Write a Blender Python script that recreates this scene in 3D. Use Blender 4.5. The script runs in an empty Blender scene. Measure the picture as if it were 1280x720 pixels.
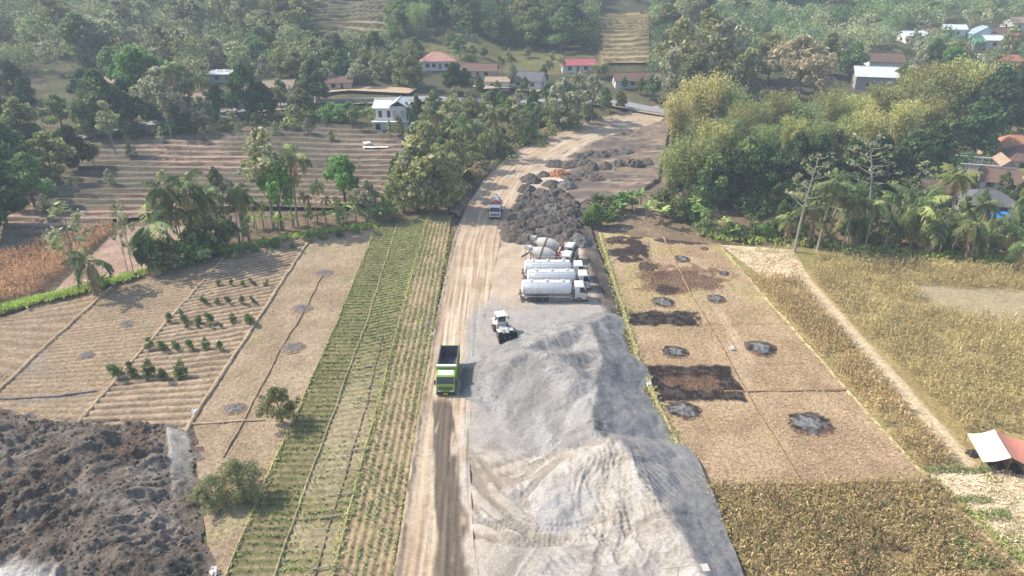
import bpy, math, random
import numpy as np
from mathutils import Vector, Matrix, Euler
random.seed(7); rng = np.random.default_rng(7)
R = math.radians
scene = bpy.context.scene
C = scene.collection

# ------------------------------------------------------------------ camera, sky, sun, exposure
CAMH, PITCH, HFOV = 52.0, R(25.5), R(72.0)
F = 640 / math.tan(HFOV / 2)
cd = bpy.data.cameras.new('camera'); cd.sensor_width = 36; cd.lens = 18 / math.tan(HFOV / 2)
cd.clip_start = 0.5; cd.clip_end = 6000
cam = bpy.data.objects.new('camera', cd); C.objects.link(cam)
cam.location = (0, 0, CAMH); cam.rotation_euler = (math.pi / 2 - PITCH, 0, 0)
scene.camera = cam

SUN_EL, SUN_AZ = R(43), R(-70)          # azimuth from +Y, clockwise: the sun stands ahead on the left
sd = Vector((math.sin(SUN_AZ) * math.cos(SUN_EL), math.cos(SUN_AZ) * math.cos(SUN_EL), math.sin(SUN_EL)))
w = bpy.data.worlds.new('World'); scene.world = w; w.use_nodes = True
nt = w.node_tree; bg = nt.nodes['Background']
sky = nt.nodes.new('ShaderNodeTexSky'); sky.sky_type = 'NISHITA'; sky.sun_disc = False
sky.sun_elevation = SUN_EL; sky.sun_rotation = SUN_AZ; sky.dust_density = 1.5; sky.air_density = 1.0; sky.ozone_density = 1.0
nt.links.new(sky.outputs[0], bg.inputs[0]); bg.inputs[1].default_value = 0.15
sl = bpy.data.lights.new('sun', 'SUN'); sl.energy = 3.8; sl.angle = R(0.6); sl.color = (1.0, 0.91, 0.78)
so = bpy.data.objects.new('sun', sl); C.objects.link(so); so.location = (-80, 60, 120)
so.rotation_euler = (-sd).to_track_quat('-Z', 'Y').to_euler()
vs = scene.view_settings; vs.view_transform = 'Standard'; vs.look = 'None'; vs.gamma = 1; vs.exposure = 0.82
vs.use_curve_mapping = False
scene.cycles.use_denoising = True
try: scene.cycles.denoiser = 'OPENIMAGEDENOISE'
except Exception: pass
scene.cycles.max_bounces = 5; scene.cycles.diffuse_bounces = 3; scene.cycles.transmission_bounces = 3
scene.cycles.glossy_bounces = 2; scene.cycles.transparent_max_bounces = 4; scene.cycles.volume_bounces = 0
scene.cycles.use_adaptive_sampling = True; scene.cycles.adaptive_threshold = 0.02

# ------------------------------------------------------------------ noise, terrain height, pixel <-> place
def _h(ix, iy, s):
    n = (ix * 374761393 + iy * 668265263 + s * 144269504) & 0xffffffff
    n = ((n ^ (n >> 13)) * 1274126177) & 0xffffffff
    return ((n ^ (n >> 16)) & 0xffff) / 65535.0
def vn(x, y, s=0):
    x = np.asarray(x, float); y = np.asarray(y, float)
    ix = np.floor(x).astype(np.int64); iy = np.floor(y).astype(np.int64)
    fx = x - ix; fy = y - iy; fx = fx * fx * (3 - 2 * fx); fy = fy * fy * (3 - 2 * fy)
    a = _h(ix, iy, s); b = _h(ix + 1, iy, s); c = _h(ix, iy + 1, s); d = _h(ix + 1, iy + 1, s)
    return (a + (b - a) * fx) * (1 - fy) + (c + (d - c) * fx) * fy
def fbm(x, y, o=4, s=0, g=0.5):
    t = 0; a = 1; n = 0
    x = np.asarray(x, float); y = np.asarray(y, float)
    for i in range(o):
        t = t + a * vn(x, y, s + i * 17); n += a; a *= g
        x, y = (x * 0.8 - y * 0.6) * 2.03 + 5.1, (x * 0.6 + y * 0.8) * 2.03 + 1.7
    return t / n
def ridged(x, y, o=4, s=0):
    t = 0; a = 1; n = 0
    for i in range(o):
        t = t + a * (1 - np.abs(2 * vn(x, y, s + i * 13) - 1)); n += a; a *= 0.5
        x, y = (x * 0.8 - y * 0.6) * 2.1 + 3.3, (x * 0.6 + y * 0.8) * 2.1 + 7.7
    return t / n
def ss(a, b, x):
    t = np.clip((np.asarray(x, float) - a) / (b - a), 0, 1); return t * t * (3 - 2 * t)
def Hgt(x, y):
    x = np.asarray(x, float); y = np.asarray(y, float)
    ramp = 0.5 * ((y - 238) + np.sqrt((y - 238) ** 2 + 400)) * 0.15
    far = ss(350, 470, y) * ss(20, 160, x)
    ramp = ramp - far * np.maximum(y - 360, 0) * 0.11
    left = ss(-2, -22, x) * ss(165, 236, y) * 4.2
    mt = ss(620, 1150, y) * 130
    return (ramp + left + mt + (fbm(x / 60, y / 60, 3, 5) - 0.5) * 9 * ss(260, 340, y)
            + (fbm(x / 14, y / 14, 3, 9) - .5) * 0.5 * ss(150, 220, y))
cP, sP = math.cos(PITCH), math.sin(PITCH)
def ray(px, py):
    u = (np.asarray(px, float) - 640) / F; v = (360 - np.asarray(py, float)) / F
    return u, cP + v * sP, -sP + v * cP
def at(px, py, z=0.0):
    dx, dy, dz = ray(px, py); t = (z - CAMH) / dz
    return np.stack([dx * t, dy * t, np.zeros_like(dx) + z], -1)
def G(px, py):
    """where the sight line through a photo point meets the terrain"""
    px = np.atleast_1d(np.asarray(px, float)); py = np.atleast_1d(np.asarray(py, float))
    dx, dy, dz = ray(px, py)
    t = np.full(px.shape, 40.0); done = np.zeros(px.shape, bool)
    for i in range(900):
        st = np.where(t < 300, 1.5, 3.0)
        p = (dx * t, dy * t, CAMH + dz * t)
        hit = (p[2] <= Hgt(p[0], p[1])) & ~done
        done |= hit
        t = np.where(done, t, t + st)
        if done.all(): break
    lo = t - 3; hi = t.copy()
    for i in range(14):
        m = (lo + hi) / 2; below = CAMH + dz * m <= Hgt(dx * m, dy * m)
        hi = np.where(below, m, hi); lo = np.where(below, lo, m)
    return np.stack([dx * hi, dy * hi, Hgt(dx * hi, dy * hi)], -1)
def G1(px, py): return G(px, py)[0]
def proj(x, y, z):
    dz = z - CAMH; f = y * cP - dz * sP; u = y * sP + dz * cP
    return 640 + F * x / f, 360 - F * u / f
def height_to(p, py):
    v = (360 - py) / F
    return CAMH + p[1] * (v * cP - sP) / (cP + v * sP) - p[2]
def resample(P, n):
    P = np.asarray(P, float); d = np.r_[0, np.cumsum(np.linalg.norm(np.diff(P[:, :2], axis=0), axis=1))]
    t = np.linspace(0, d[-1], n)
    return np.stack([np.interp(t, d, P[:, k]) for k in range(P.shape[1])], -1), t
def inpoly(x, y, poly):
    x = np.asarray(x); y = np.asarray(y); c = np.zeros(x.shape, bool); n = len(poly)
    for i in range(n):
        x0, y0 = poly[i]; x1, y1 = poly[(i + 1) % n]
        if y0 == y1: continue
        c ^= ((y0 > y) != (y1 > y)) & (x < (x1 - x0) * (y - y0) / (y1 - y0) + x0)
    return c
def segdist(x, y, P):
    """distance to polyline P, parameter along it in metres, signed side (+ = right of travel), index-weighted value"""
    P = np.asarray(P, float); best = np.full(x.shape, 1e9); par = np.zeros(x.shape); side = np.zeros(x.shape); val = np.zeros(x.shape); L = 0
    for i in range(len(P) - 1):
        ax, ay = P[i, :2]; bx, by = P[i + 1, :2]; ex, ey = bx - ax, by - ay; l2 = ex * ex + ey * ey; l = math.sqrt(l2)
        t = np.clip(((x - ax) * ex + (y - ay) * ey) / l2, 0, 1)
        d = np.hypot(x - ax - t * ex, y - ay - t * ey); m = d < best
        best = np.where(m, d, best); par = np.where(m, L + t * l, par)
        side = np.where(m, np.sign((x - ax) * ey - (y - ay) * ex), side)
        if P.shape[1] > 2: val = np.where(m, P[i, 2] + t * (P[i + 1, 2] - P[i, 2]), val)
        L += l
    return best, par, side, val
def polymask(x, y, polypx, soft=1.0, z=0):
    """soft mask of a photo polygon on the ground"""
    P = at(np.array([p[0] for p in polypx]), np.array([p[1] for p in polypx]), z)[:, :2]
    ins = inpoly(x, y, P); d = segdist(x, y, np.vstack([P, P[:1]]))[0]
    return ss(-soft, soft, np.where(ins, d, -d))

# ------------------------------------------------------------------ mesh helpers
def npmesh(name, V, Q, col=None, smooth=False):
    V = np.asarray(V, np.float32).reshape(-1, 3); Q = np.asarray(Q, np.int32); k = Q.shape[1]
    me = bpy.data.meshes.new(name)
    me.vertices.add(len(V)); me.vertices.foreach_set('co', V.ravel())
    me.loops.add(Q.size); me.loops.foreach_set('vertex_index', Q.ravel())
    me.polygons.add(len(Q)); me.polygons.foreach_set('loop_start', np.arange(len(Q), dtype=np.int32) * k)
    try: me.polygons.foreach_set('loop_total', np.full(len(Q), k, np.int32))
    except Exception: pass
    if smooth: me.polygons.foreach_set('use_smooth', np.ones(len(Q), bool))
    me.update(calc_edges=True)
    if col is not None:
        col = np.asarray(col, np.float32)
        if col.shape[1] == 3: col = np.c_[col, np.ones(len(col), np.float32)]
        a = me.color_attributes.new('Col', 'FLOAT_COLOR', 'POINT'); a.data.foreach_set('color', np.ascontiguousarray(col, np.float32).ravel())
    return me
def link(name, me, mat=None, parent=None):
    o = bpy.data.objects.new(name, me); C.objects.link(o)
    if mat is not None and not me.materials: me.materials.append(mat)
    if parent is not None: o.parent = parent
    return o
def tag(o, label=None, cat=None, group=None, kind=None):
    if label: o['label'] = label
    if cat: o['category'] = cat
    if group: o['group'] = group
    if kind: o['kind'] = kind
    return o
def thing(name, label, cat, loc, rz=0, group=None, sc=1.0):
    o = bpy.data.objects.new(name, None); C.objects.link(o); o.empty_display_size = 0.3
    o.location = loc; o.rotation_euler = (0, 0, rz); o.scale = (sc, sc, sc) if not hasattr(sc, '__len__') else sc
    return tag(o, label, cat, group)
def gridq(nu, nv):
    i = np.arange((nv - 1) * (nu - 1)); r = i // (nu - 1); c = i % (nu - 1); a = r * nu + c
    return np.stack([a, a + 1, a + nu + 1, a + nu], -1)
class MB:
    def __init__(s): s.v = []; s.f = []
    def add(s, v, f):
        n = len(s.v); s.v += [tuple(p) for p in v]; s.f += [tuple(i + n for i in q) for q in f]; return s
    def box(s, c, d, rot=None):
        x, y, z = d[0] / 2, d[1] / 2, d[2] / 2
        v = [Vector((a * x, b * y, e * z)) for e in (-1, 1) for a, b in ((-1, -1), (1, -1), (1, 1), (-1, 1))]
        if rot is not None: m = Euler(rot).to_matrix(); v = [m @ p for p in v]
        v = [p + Vector(c) for p in v]
        return s.add(v, [(3, 2, 1, 0), (4, 5, 6, 7), (0, 1, 5, 4), (1, 2, 6, 5), (2, 3, 7, 6), (3, 0, 4, 7)])
    def bb(s, x0, x1, y0, y1, z0, z1): return s.box(((x0 + x1) / 2, (y0 + y1) / 2, (z0 + z1) / 2), (abs(x1 - x0), abs(y1 - y0), abs(z1 - z0)))
    def tube(s, pts, rad, n=6, cap=True):
        pts = [Vector(p) for p in pts]; rings = []
        if not hasattr(rad, '__len__'): rad = [rad] * len(pts)
        base = len(s.v); V = []
        for i, p in enumerate(pts):
            d = (pts[min(i + 1, len(pts) - 1)] - pts[max(i - 1, 0)]).normalized()
            a = d.cross(Vector((0, 0, 1))) if abs(d.z) < .95 else d.cross(Vector((0, 1, 0)))
            a.normalize(); b = d.cross(a)
            V += [p + (a * math.cos(2 * math.pi * k / n) + b * math.sin(2 * math.pi * k / n)) * rad[i] for k in range(n)]
        Fc = [(i * n + k, i * n + (k + 1) % n, (i + 1) * n + (k + 1) % n, (i + 1) * n + k) for i in range(len(pts) - 1) for k in range(n)]
        if cap: Fc += [tuple(range(n - 1, -1, -1)), tuple((len(pts) - 1) * n + k for k in range(n))]
        return s.add(V, Fc)
    def prism(s, prof, y0, y1):
        n = len(prof); V = [(x, y0, z) for x, z in prof] + [(x, y1, z) for x, z in prof]
        return s.add(V, [tuple(range(n)), tuple(range(2 * n - 1, n - 1, -1))] + [(i + n, (i + 1) % n + n, (i + 1) % n, i) for i in range(n)])
    def quad(s, *p): return s.add(p, [tuple(range(len(p)))])
    def build(s, name, mat, parent=None, smooth=False):
        return link(name, s.mesh(name, smooth), mat, parent)
    def mesh(s, name, smooth=False):
        me = bpy.data.meshes.new(name); me.from_pydata(s.v, [], s.f); me.validate(); me.update()
        if smooth:
            me.polygons.foreach_set('use_smooth', np.ones(len(me.polygons), bool))
            try: me.set_sharp_from_angle(angle=R(40))
            except Exception: pass
        return me

# ------------------------------------------------------------------ materials
def newmat(name):
    m = bpy.data.materials.new(name); m.use_nodes = True; t = m.node_tree
    return m, t, t.nodes['Principled BSDF']
def nd(t, typ, **kw):
    n = t.nodes.new(typ)
    for k, v in kw.items(): setattr(n, k, v)
    return n
def noise(t, vec, scale, detail=5, rough=.6, dist=0):
    n = nd(t, 'ShaderNodeTexNoise'); n.inputs['Scale'].default_value = scale; n.inputs['Detail'].default_value = detail
    n.inputs['Roughness'].default_value = rough; n.inputs['Distortion'].default_value = dist
    if vec is not None: t.links.new(vec, n.inputs['Vector'])
    return n.outputs['Fac']
def remap(t, fac, a, b, c, d):
    n = nd(t, 'ShaderNodeMapRange'); n.inputs[1].default_value = a; n.inputs[2].default_value = b; n.inputs[3].default_value = c; n.inputs[4].default_value = d
    t.links.new(fac, n.inputs[0]); return n.outputs[0]
def math_(t, op, a, b):
    n = nd(t, 'ShaderNodeMath', operation=op)
    for i, q in enumerate((a, b)):
        if isinstance(q, (int, float)): n.inputs[i].default_value = q
        else: t.links.new(q, n.inputs[i])
    return n.outputs[0]
def mulcol(t, col, fac):
    n = nd(t, 'ShaderNodeVectorMath', operation='SCALE')
    if isinstance(col, (tuple, list)): n.inputs[0].default_value = col[:3]
    else: t.links.new(col, n.inputs[0])
    t.links.new(fac, n.inputs['Scale']); return n.outputs[0]
def groundmat(name, big=.25, fine=2.5, lo=.72, hi=1.28, bump=.4, bscale=5, bdist=.08, rough=.95, fineamp=.25, det=6):
    """earth-like surface: painted zone colours (attribute Col) broken up by noise at two sizes, with relief"""
    m, t, b = newmat(name); geo = nd(t, 'ShaderNodeNewGeometry'); at_ = nd(t, 'ShaderNodeAttribute', attribute_name='Col')
    n1 = remap(t, noise(t, geo.outputs['Position'], big, 6, .65), .3, .7, lo, hi)
    n2 = remap(t, noise(t, geo.outputs['Position'], fine, det, .7), .3, .7, 1 - fineamp, 1 + fineamp)
    t.links.new(mulcol(t, at_.outputs['Color'], math_(t, 'MULTIPLY', n1, n2)), b.inputs['Base Color'])
    bp = nd(t, 'ShaderNodeBump'); bp.inputs['Strength'].default_value = bump; bp.inputs['Distance'].default_value = bdist
    t.links.new(noise(t, geo.outputs['Position'], bscale, 5, .7), bp.inputs['Height']); t.links.new(bp.outputs[0], b.inputs['Normal'])
    b.inputs['Roughness'].default_value = rough; b.inputs['Specular IOR Level'].default_value = .15
    return m
def mat(name, col, rough=.6, metal=0, var=.12, scale=3, bump=0, spec=.4, dust=0):
    m, t, b = newmat(name); tc = nd(t, 'ShaderNodeTexCoord')
    f = remap(t, noise(t, tc.outputs['Object'], scale, 5, .65), .3, .7, 1 - var, 1 + var)
    out = mulcol(t, col, f)
    if dust:      # road dust caked on the lower bodywork
        sx = nd(t, 'ShaderNodeSeparateXYZ'); t.links.new(tc.outputs['Object'], sx.inputs[0])
        low = remap(t, math_(t, 'ADD', sx.outputs[2], remap(t, noise(t, tc.outputs['Object'], 1.6, 5, .7), .2, .8, -1.3, 1.3)), .4, 2.6, 1, 0)
        mx = nd(t, 'ShaderNodeMix', data_type='RGBA'); t.links.new(math_(t, 'MULTIPLY', low, dust), mx.inputs[0]); t.links.new(out, mx.inputs[6]); mx.inputs[7].default_value = (.3, .24, .17, 1); out = mx.outputs[2]
    t.links.new(out, b.inputs['Base Color'])
    b.inputs['Roughness'].default_value = rough; b.inputs['Metallic'].default_value = metal; b.inputs['Specular IOR Level'].default_value = spec
    if bump:
        bp = nd(t, 'ShaderNodeBump'); bp.inputs['Strength'].default_value = bump; bp.inputs['Distance'].default_value = .05
        t.links.new(noise(t, tc.outputs['Object'], scale * 4), bp.inputs['Height']); t.links.new(bp.outputs[0], b.inputs['Normal'])
    return m
def foliage(name, transl=.4, rnd=.3, rough=.7, gain=2.6):
    """leaf surface: colour from the leaf's own Col attribute, a little different on every tree, light coming through"""
    m, t, b = newmat(name); a = nd(t, 'ShaderNodeAttribute', attribute_name='Col'); oi = nd(t, 'ShaderNodeObjectInfo')
    v = remap(t, oi.outputs['Random'], 0, 1, (1 - rnd) * gain, (1 + rnd) * gain)
    hs = nd(t, 'ShaderNodeHueSaturation'); t.links.new(mulcol(t, a.outputs['Color'], v), hs.inputs['Color'])
    t.links.new(remap(t, math_(t, 'FRACT', math_(t, 'MULTIPLY', oi.outputs['Random'], 7.31), 0), 0, 1, .475, .52), hs.inputs['Hue'])
    hs.inputs['Saturation'].default_value = .95
    t.links.new(hs.outputs[0], b.inputs['Base Color']); b.inputs['Roughness'].default_value = rough; b.inputs['Specular IOR Level'].default_value = .2
    tr = nd(t, 'ShaderNodeBsdfTranslucent'); t.links.new(hs.outputs[0], tr.inputs[0])
    mx = nd(t, 'ShaderNodeMixShader'); mx.inputs[0].default_value = transl
    t.links.new(b.outputs[0], mx.inputs[1]); t.links.new(tr.outputs[0], mx.inputs[2])
    t.links.new(mx.outputs[0], t.nodes['Material Output'].inputs[0])
    return m
M = {}
M['terrain'] = groundmat('terrain_soil', .08, .9, .7, 1.3, .6, 1.2, .4, fineamp=.35)
M['field'] = groundmat('field_soil', .3, 2.2, .82, 1.16, .7, 5, .12, fineamp=.5, det=9)
M['road'] = groundmat('packed_earth', .35, 3, .88, 1.12, .35, 5, .08)
M['gravel'] = groundmat('crushed_stone', .6, 4, .9, 1.1, .7, 8, .08, fineamp=.35, det=9)
M['soil'] = groundmat('dug_soil', .5, 3, .7, 1.35, 1.0, 5, .3, fineamp=.5, det=9)
M['ash'] = groundmat('ash_and_char', .9, 5, .6, 1.4, .9, 9, .15, fineamp=.5)
M['leaf'] = foliage('leaf_blades')
M['straw'] = foliage('dry_blades', .25, .1, .85, 1.35)
M['bark'] = mat('bark', (.13, .105, .08), .9, var=.35, scale=6, bump=.4)
M['palebark'] = mat('pale_bark', (.3, .27, .22), .9, var=.3, scale=6)
M['white'] = mat('white_paint', (.72, .72, .7), .4, var=.1, scale=2.5, spec=.5, dust=.75)
M['dustywhite'] = mat('dusty_white_paint', (.6, .585, .555), .6, var=.15, scale=2, dust=.5)
M['green'] = mat('lime_green_paint', (.27, .45, .04), .45, var=.14, scale=2, spec=.4, dust=.6)
M['black'] = mat('black_plastic', (.02, .02, .022), .5, var=.2)
M['rubber'] = mat('tyre_rubber', (.06, .054, .046), .9, var=.4)
M['glass'] = mat('dark_window_glass', (.02, .028, .035), .08, var=.1, spec=.7)
M['steel'] = mat('worn_steel', (.16, .155, .15), .5, .4, var=.3)
M['bed'] = mat('scuffed_bed_steel', (.14, .14, .15), .55, .2, var=.35, scale=2)
M['red'] = mat('red_paint', (.5, .05, .05), .45)
M['rust'] = mat('red_brown_paint', (.2, .06, .045), .7, var=.3)
M['lamp'] = mat('headlamp', (.75, .75, .7), .2, spec=.8)
M['yellow'] = mat('plate_yellow', (.6, .45, .05), .5)
# ------------------------------------------------------------------ the ground
def W(pts):
    """photo points on the terrain -> places"""
    a = np.array(pts, float); return G(a[:, 0], a[:, 1])
def lerp(a, b, t):
    t = np.asarray(t)[..., None]; return np.asarray(a) * (1 - t) + np.asarray(b) * t
def mixc(col, c, m):
    c = np.asarray(c); return col * (1 - m[:, None]) + (c[None] if c.ndim == 1 else c) * m[:, None]

TERR = [(40, 215), (130, 180), (300, 165), (425, 158), (505, 172), (505, 255), (420, 262), (300, 262), (165, 275), (0, 322), (0, 240)]
def terrain():
    ys = np.r_[np.linspace(-80, 40, 14), np.linspace(44, 330, 220), 330 * 1.011 ** np.arange(1, 140)]
    nu = 260; u = np.linspace(-1, 1, nu); u = u * (0.55 + 0.45 * u * u)
    Y, U = np.meshgrid(ys, u, indexing='ij'); X = U * (np.maximum(Y, 0) * 1.35 + 120)
    Z = Hgt(X, Y) - 0.06 - .3 * ss(172, 150, Y) - .45 * ss(270, 235, Y) * ss(-12, 0, X) * ss(60, 40, X)
    x, y = X.ravel(), Y.ravel(); px, py = proj(x, np.maximum(y, 5), Z.ravel())
    n = fbm(x / 25, y / 25, 4, 3); n2 = fbm(x / 6, y / 6, 4, 8)
    col = lerp((.17, .135, .085), (.10, .095, .045), ss(.35, .65, n))
    col = mixc(col, (.24, .18, .12), ss(.58, .75, n2) * .6)
    hill = ss(225, 290, y)
    col = mixc(col, (.055, .06, .028), hill * .85)
    col = mixc(col, (.17, .15, .075), hill * ss(.6, .75, n2) * .35)
    for poly, c, s in (([(0, 390), (170, 340), (400, 285), (560, 265), (575, 240), (600, 195), (500, 190), (380, 255), (165, 275)], (.16, .11, .075), .8),
                       ([(735, 295), (735, 245), (830, 255), (1280, 290), (1280, 345), (1000, 318)], (.2, .14, .09), .7),
                       ([(740, 20), (815, 15), (812, 82), (750, 80)], (.3, .22, .12), .9), ([(670, 165), (800, 135), (860, 150), (860, 260), (735, 300), (700, 260)], (.2, .15, .11), .85),
                       ([(530, 62), (560, 40), (740, 70), (740, 95), (560, 90)], (.17, .16, .06), .6)):
        m = inpoly(px, py, poly) & (y > 60); col = mixc(col, c, m * s)
    me = npmesh('ground', np.stack([x, y, Z.ravel()], -1), gridq(nu, len(ys)), col, True)
    return tag(link('ground', me, M['terrain']), kind='structure')
terrain()

def loft(name, Lp, Rp, nu, nv, colf, zf=None, z0=.0, m='field', kind='structure', zpx=0.0, smooth=True, follow=False, label=None, cat=None):
    """a sheet between a left and a right edge line given as photo points on the ground"""
    a = np.array(Lp, float); b = np.array(Rp, float)
    A, ta = resample(G(a[:, 0], a[:, 1]) if follow else at(a[:, 0], a[:, 1], zpx), nv); B, tb = resample(G(b[:, 0], b[:, 1]) if follow else at(b[:, 0], b[:, 1], zpx), nv)
    u = np.linspace(0, 1, nu); P = A[:, None] * (1 - u)[None, :, None] + B[:, None] * u[None, :, None]
    x, y = P[..., 0].ravel(), P[..., 1].ravel()
    wid = np.linalg.norm(B - A, axis=1)
    us = (u[None] * wid[:, None]).ravel(); vs_ = np.repeat(ta, nu); uu = np.tile(u, nv); vv = np.repeat(np.linspace(0, 1, nv), nu)
    z = np.full(x.shape, z0) + (Hgt(x, y) if follow else 0) + (zf(x, y, us, vs_, uu, vv) if zf else 0)
    col = colf(x, y, us, vs_, uu, vv)
    o = link(name, npmesh(name, np.stack([x, y, z], -1), gridq(nu, nv), col, smooth), M[m])
    tag(o, label, cat, kind=kind); return o
def bund(name, pts, wdt=.5, h=.22, col=(.42, .32, .2), z0=0.0):
    a = np.array(pts, float); P, t = resample(at(a[:, 0], a[:, 1], 0), max(8, int(np.hypot(*np.ptp(at(a[:, 0], a[:, 1]), axis=0)[:2]) / .8)))
    d = np.gradient(P[:, :2], axis=0); d /= np.linalg.norm(d, axis=1)[:, None]; nrm = np.stack([-d[:, 1], d[:, 0]], -1)
    prof = [(-1, -.05), (-.75, .55), (-.35, 1), (.35, 1), (.75, .55), (1, -.05)]
    V = []; cs = []
    off = (fbm(t / 3, t * 0, 3, 4) - .5) * .35
    for k, (q, hh) in enumerate(prof):
        ww = wdt / 2 * (1 + .5 * (vn(t * 1.3, k + 0 * t, 3) - .5))
        V.append(np.c_[P[:, :2] + nrm * (q * ww + off)[:, None], z0 + hh * h * (.8 + .5 * vn(t * .9, k * 3 + 0 * t, 6))])
        cs.append(np.tile(np.array(col) * (.85 + .3 * ((k * 7) % 5) / 5), (len(t), 1)))
    V = np.stack(V, 1).reshape(-1, 3); cs = np.stack(cs, 1).reshape(-1, 3)
    return tag(link(name, npmesh(name, V, gridq(6, len(t)), cs, True), M['field']), kind='structure')

# ---------- edge lines shared by neighbouring fields (photo points, far end first)
La = [(472, 280), (414, 420), (345, 575), (283, 719), (266, 760)]
Lb1 = [(497, 280), (455, 415), (445, 440), (344, 719), (330, 760)]
Lb2 = [(535, 271), (515, 344), (490, 440), (416, 719), (406, 760)]
Lc = [(565, 268), (543, 402), (497, 680), (490, 719), (483, 760)]
Ld = [(392, 292), (240, 527), (225, 550)]
Le = [(282, 320), (100, 527), (80, 550)]
Lf = [(152, 348), (50, 440), (0, 487), (-60, 540)]
stub = lambda c1, c2, sc=5, s=1: (lambda x, y, u, v, uu, vv: lerp(c1, c2, ss(.3, .7, fbm(x / sc, y / sc, 4, s))))

def furrow(per, amp, along='v', wob=.25):
    def f(x, y, u, v, uu, vv):
        q = (v if along == 'v' else u) + (fbm(x / 4, y / 4, 3, 6) - .5) * wob * 2
        return amp * (0.5 + .5 * np.sin(q * 2 * math.pi / per)) * (.4 + 1.2 * fbm(x / .8, y / .8, 3, 2)) + (fbm(x / .5, y / .5, 2, 12) - .5) * .12
    return f
def rowcol(c1, c2, per, along='v', wob=.25, mixn=.3):
    def f(x, y, u, v, uu, vv):
        q = (v if along == 'v' else u) + (fbm(x / 4, y / 4, 3, 6) - .5) * wob * 2
        r = .5 + .5 * np.sin(q * 2 * math.pi / per)
        return lerp(c1, c2, np.clip(ss(.2, .8, r) + (fbm(x / 2, y / 2, 3, 3) - .5) * mixn * 2, 0, 1))
    return f
# left fields
loft('stubble_field', [(20, 392), (0, 397), (-60, 420), (-130, 445)], Lf, 90, 120, rowcol((.22, .16, .1), (.3, .228, .148), 1.0, mixn=.7), furrow(1.0, .07), .0)
def midleft(x, y, u, v, uu, vv):
    c = rowcol((.23, .168, .105), (.32, .242, .157), 1.0, mixn=.7)(x, y, u, v, uu, vv)
    px, py = proj(x, y, 0 * x)
    c = mixc(c, (.22, .2, .17), ss(1, .2, np.hypot((px - 30) / 50, (py - 450) / 35)) * .6)
    c = mixc(c, (.22, .17, .11), ss(1, .3, np.hypot((px - 175) / 60, (py - 375) / 14)) * .6)
    c = mixc(c, (.2, .19, .18), ss(3, 1, np.abs(py - (508 - .14 * (px)) + 0 * px) ) * (px < 110) * (px > 15) * .6)
    return c
loft('stubble_field', Lf, Le, 150, 170, midleft, furrow(1.0, .07), .0)
loft('furrowed_field', Le, Ld, 130, 260, rowcol((.19, .135, .088), (.37, .282, .187), 1.35, wob=.3, mixn=.6), furrow(1.35, .2, wob=.3), .0)
def tanfield(x, y, u, v, uu, vv):
    c = lerp((.275, .205, .13), (.345, .265, .178), ss(.3, .7, fbm(x / 5, y / 5, 4, 1)))
    c = mixc(c, (.27, .25, .12), ss(.6, .75, fbm(x / 7, y / 7, 3, 21)) * .5)
    return c
loft('stubble_field', [(392, 292), (240, 527), (248, 600), (262, 700), (258, 760)], La, 80, 260, tanfield, lambda x, y, u, v, uu, vv: (fbm(x / .7, y / .7, 3, 5) - .5) * .16, .0)
# green strips
def gA(x, y, u, v, uu, vv):
    c = rowcol((.22, .175, .1), (.12, .13, .045), 1.05, wob=.1, mixn=.6)(x, y, u, v, uu, vv)
    return c
loft('crop_strip', La, Lb1, 40, 420, gA, furrow(1.05, .2, wob=.06), .0)
def gB(x, y, u, v, uu, vv):
    px, py = proj(x, y, 0 * x)
    c = rowcol((.25, .2, .115), (.16, .16, .06), 1.05, wob=.1, mixn=.6)(x, y, u, v, uu, vv)
    return mixc(c, (.34, .28, .17), ss(420, 520, py) * ss(.35, .65, fbm(x / 4, y / 4, 3, 30)) * .75)
loft('crop_strip', Lb1, Lb2, 40, 420, gB, furrow(1.05, .16, wob=.06), .0)
loft('crop_strip', Lb2, Lc, 150, 260, rowcol((.33, .24, .155), (.24, .2, .1), .86, 'u', wob=.12, mixn=.5), furrow(.86, .1, 'u', wob=.12), .0)
for nm, p, wd, c in (('field_bund', La, .35, (.33, .28, .155)), ('field_bund', Lb2, .35, (.31, .27, .15)), ('field_bund', Lb1, .33, (.3, .25, .145)),
                     ('field_bund', Ld, .65, (.38, .285, .185)), ('field_bund', Le, .65, (.37, .28, .18)), ('field_bund', Lf, .7, (.36, .27, .17)),
                     ('field_bund', [(402, 345), (380, 390), (352, 435), (318, 500), (280, 572)], .24, (.29, .21, .14)),
                     ('field_bund', [(478, 420), (455, 520), (430, 600), (402, 690), (385, 745)], .22, (.17, .13, .085)),
                     ('field_bund', [(-5, 500), (60, 497), (120, 490)], .35, (.25, .22, .2)),
                     ('field_bund', [(238, 531), (300, 527), (330, 525)], .3, (.43, .33, .22))):
    bund(nm, p, wd, .2 if wd > .32 else .1, c, z0=.08)
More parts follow.
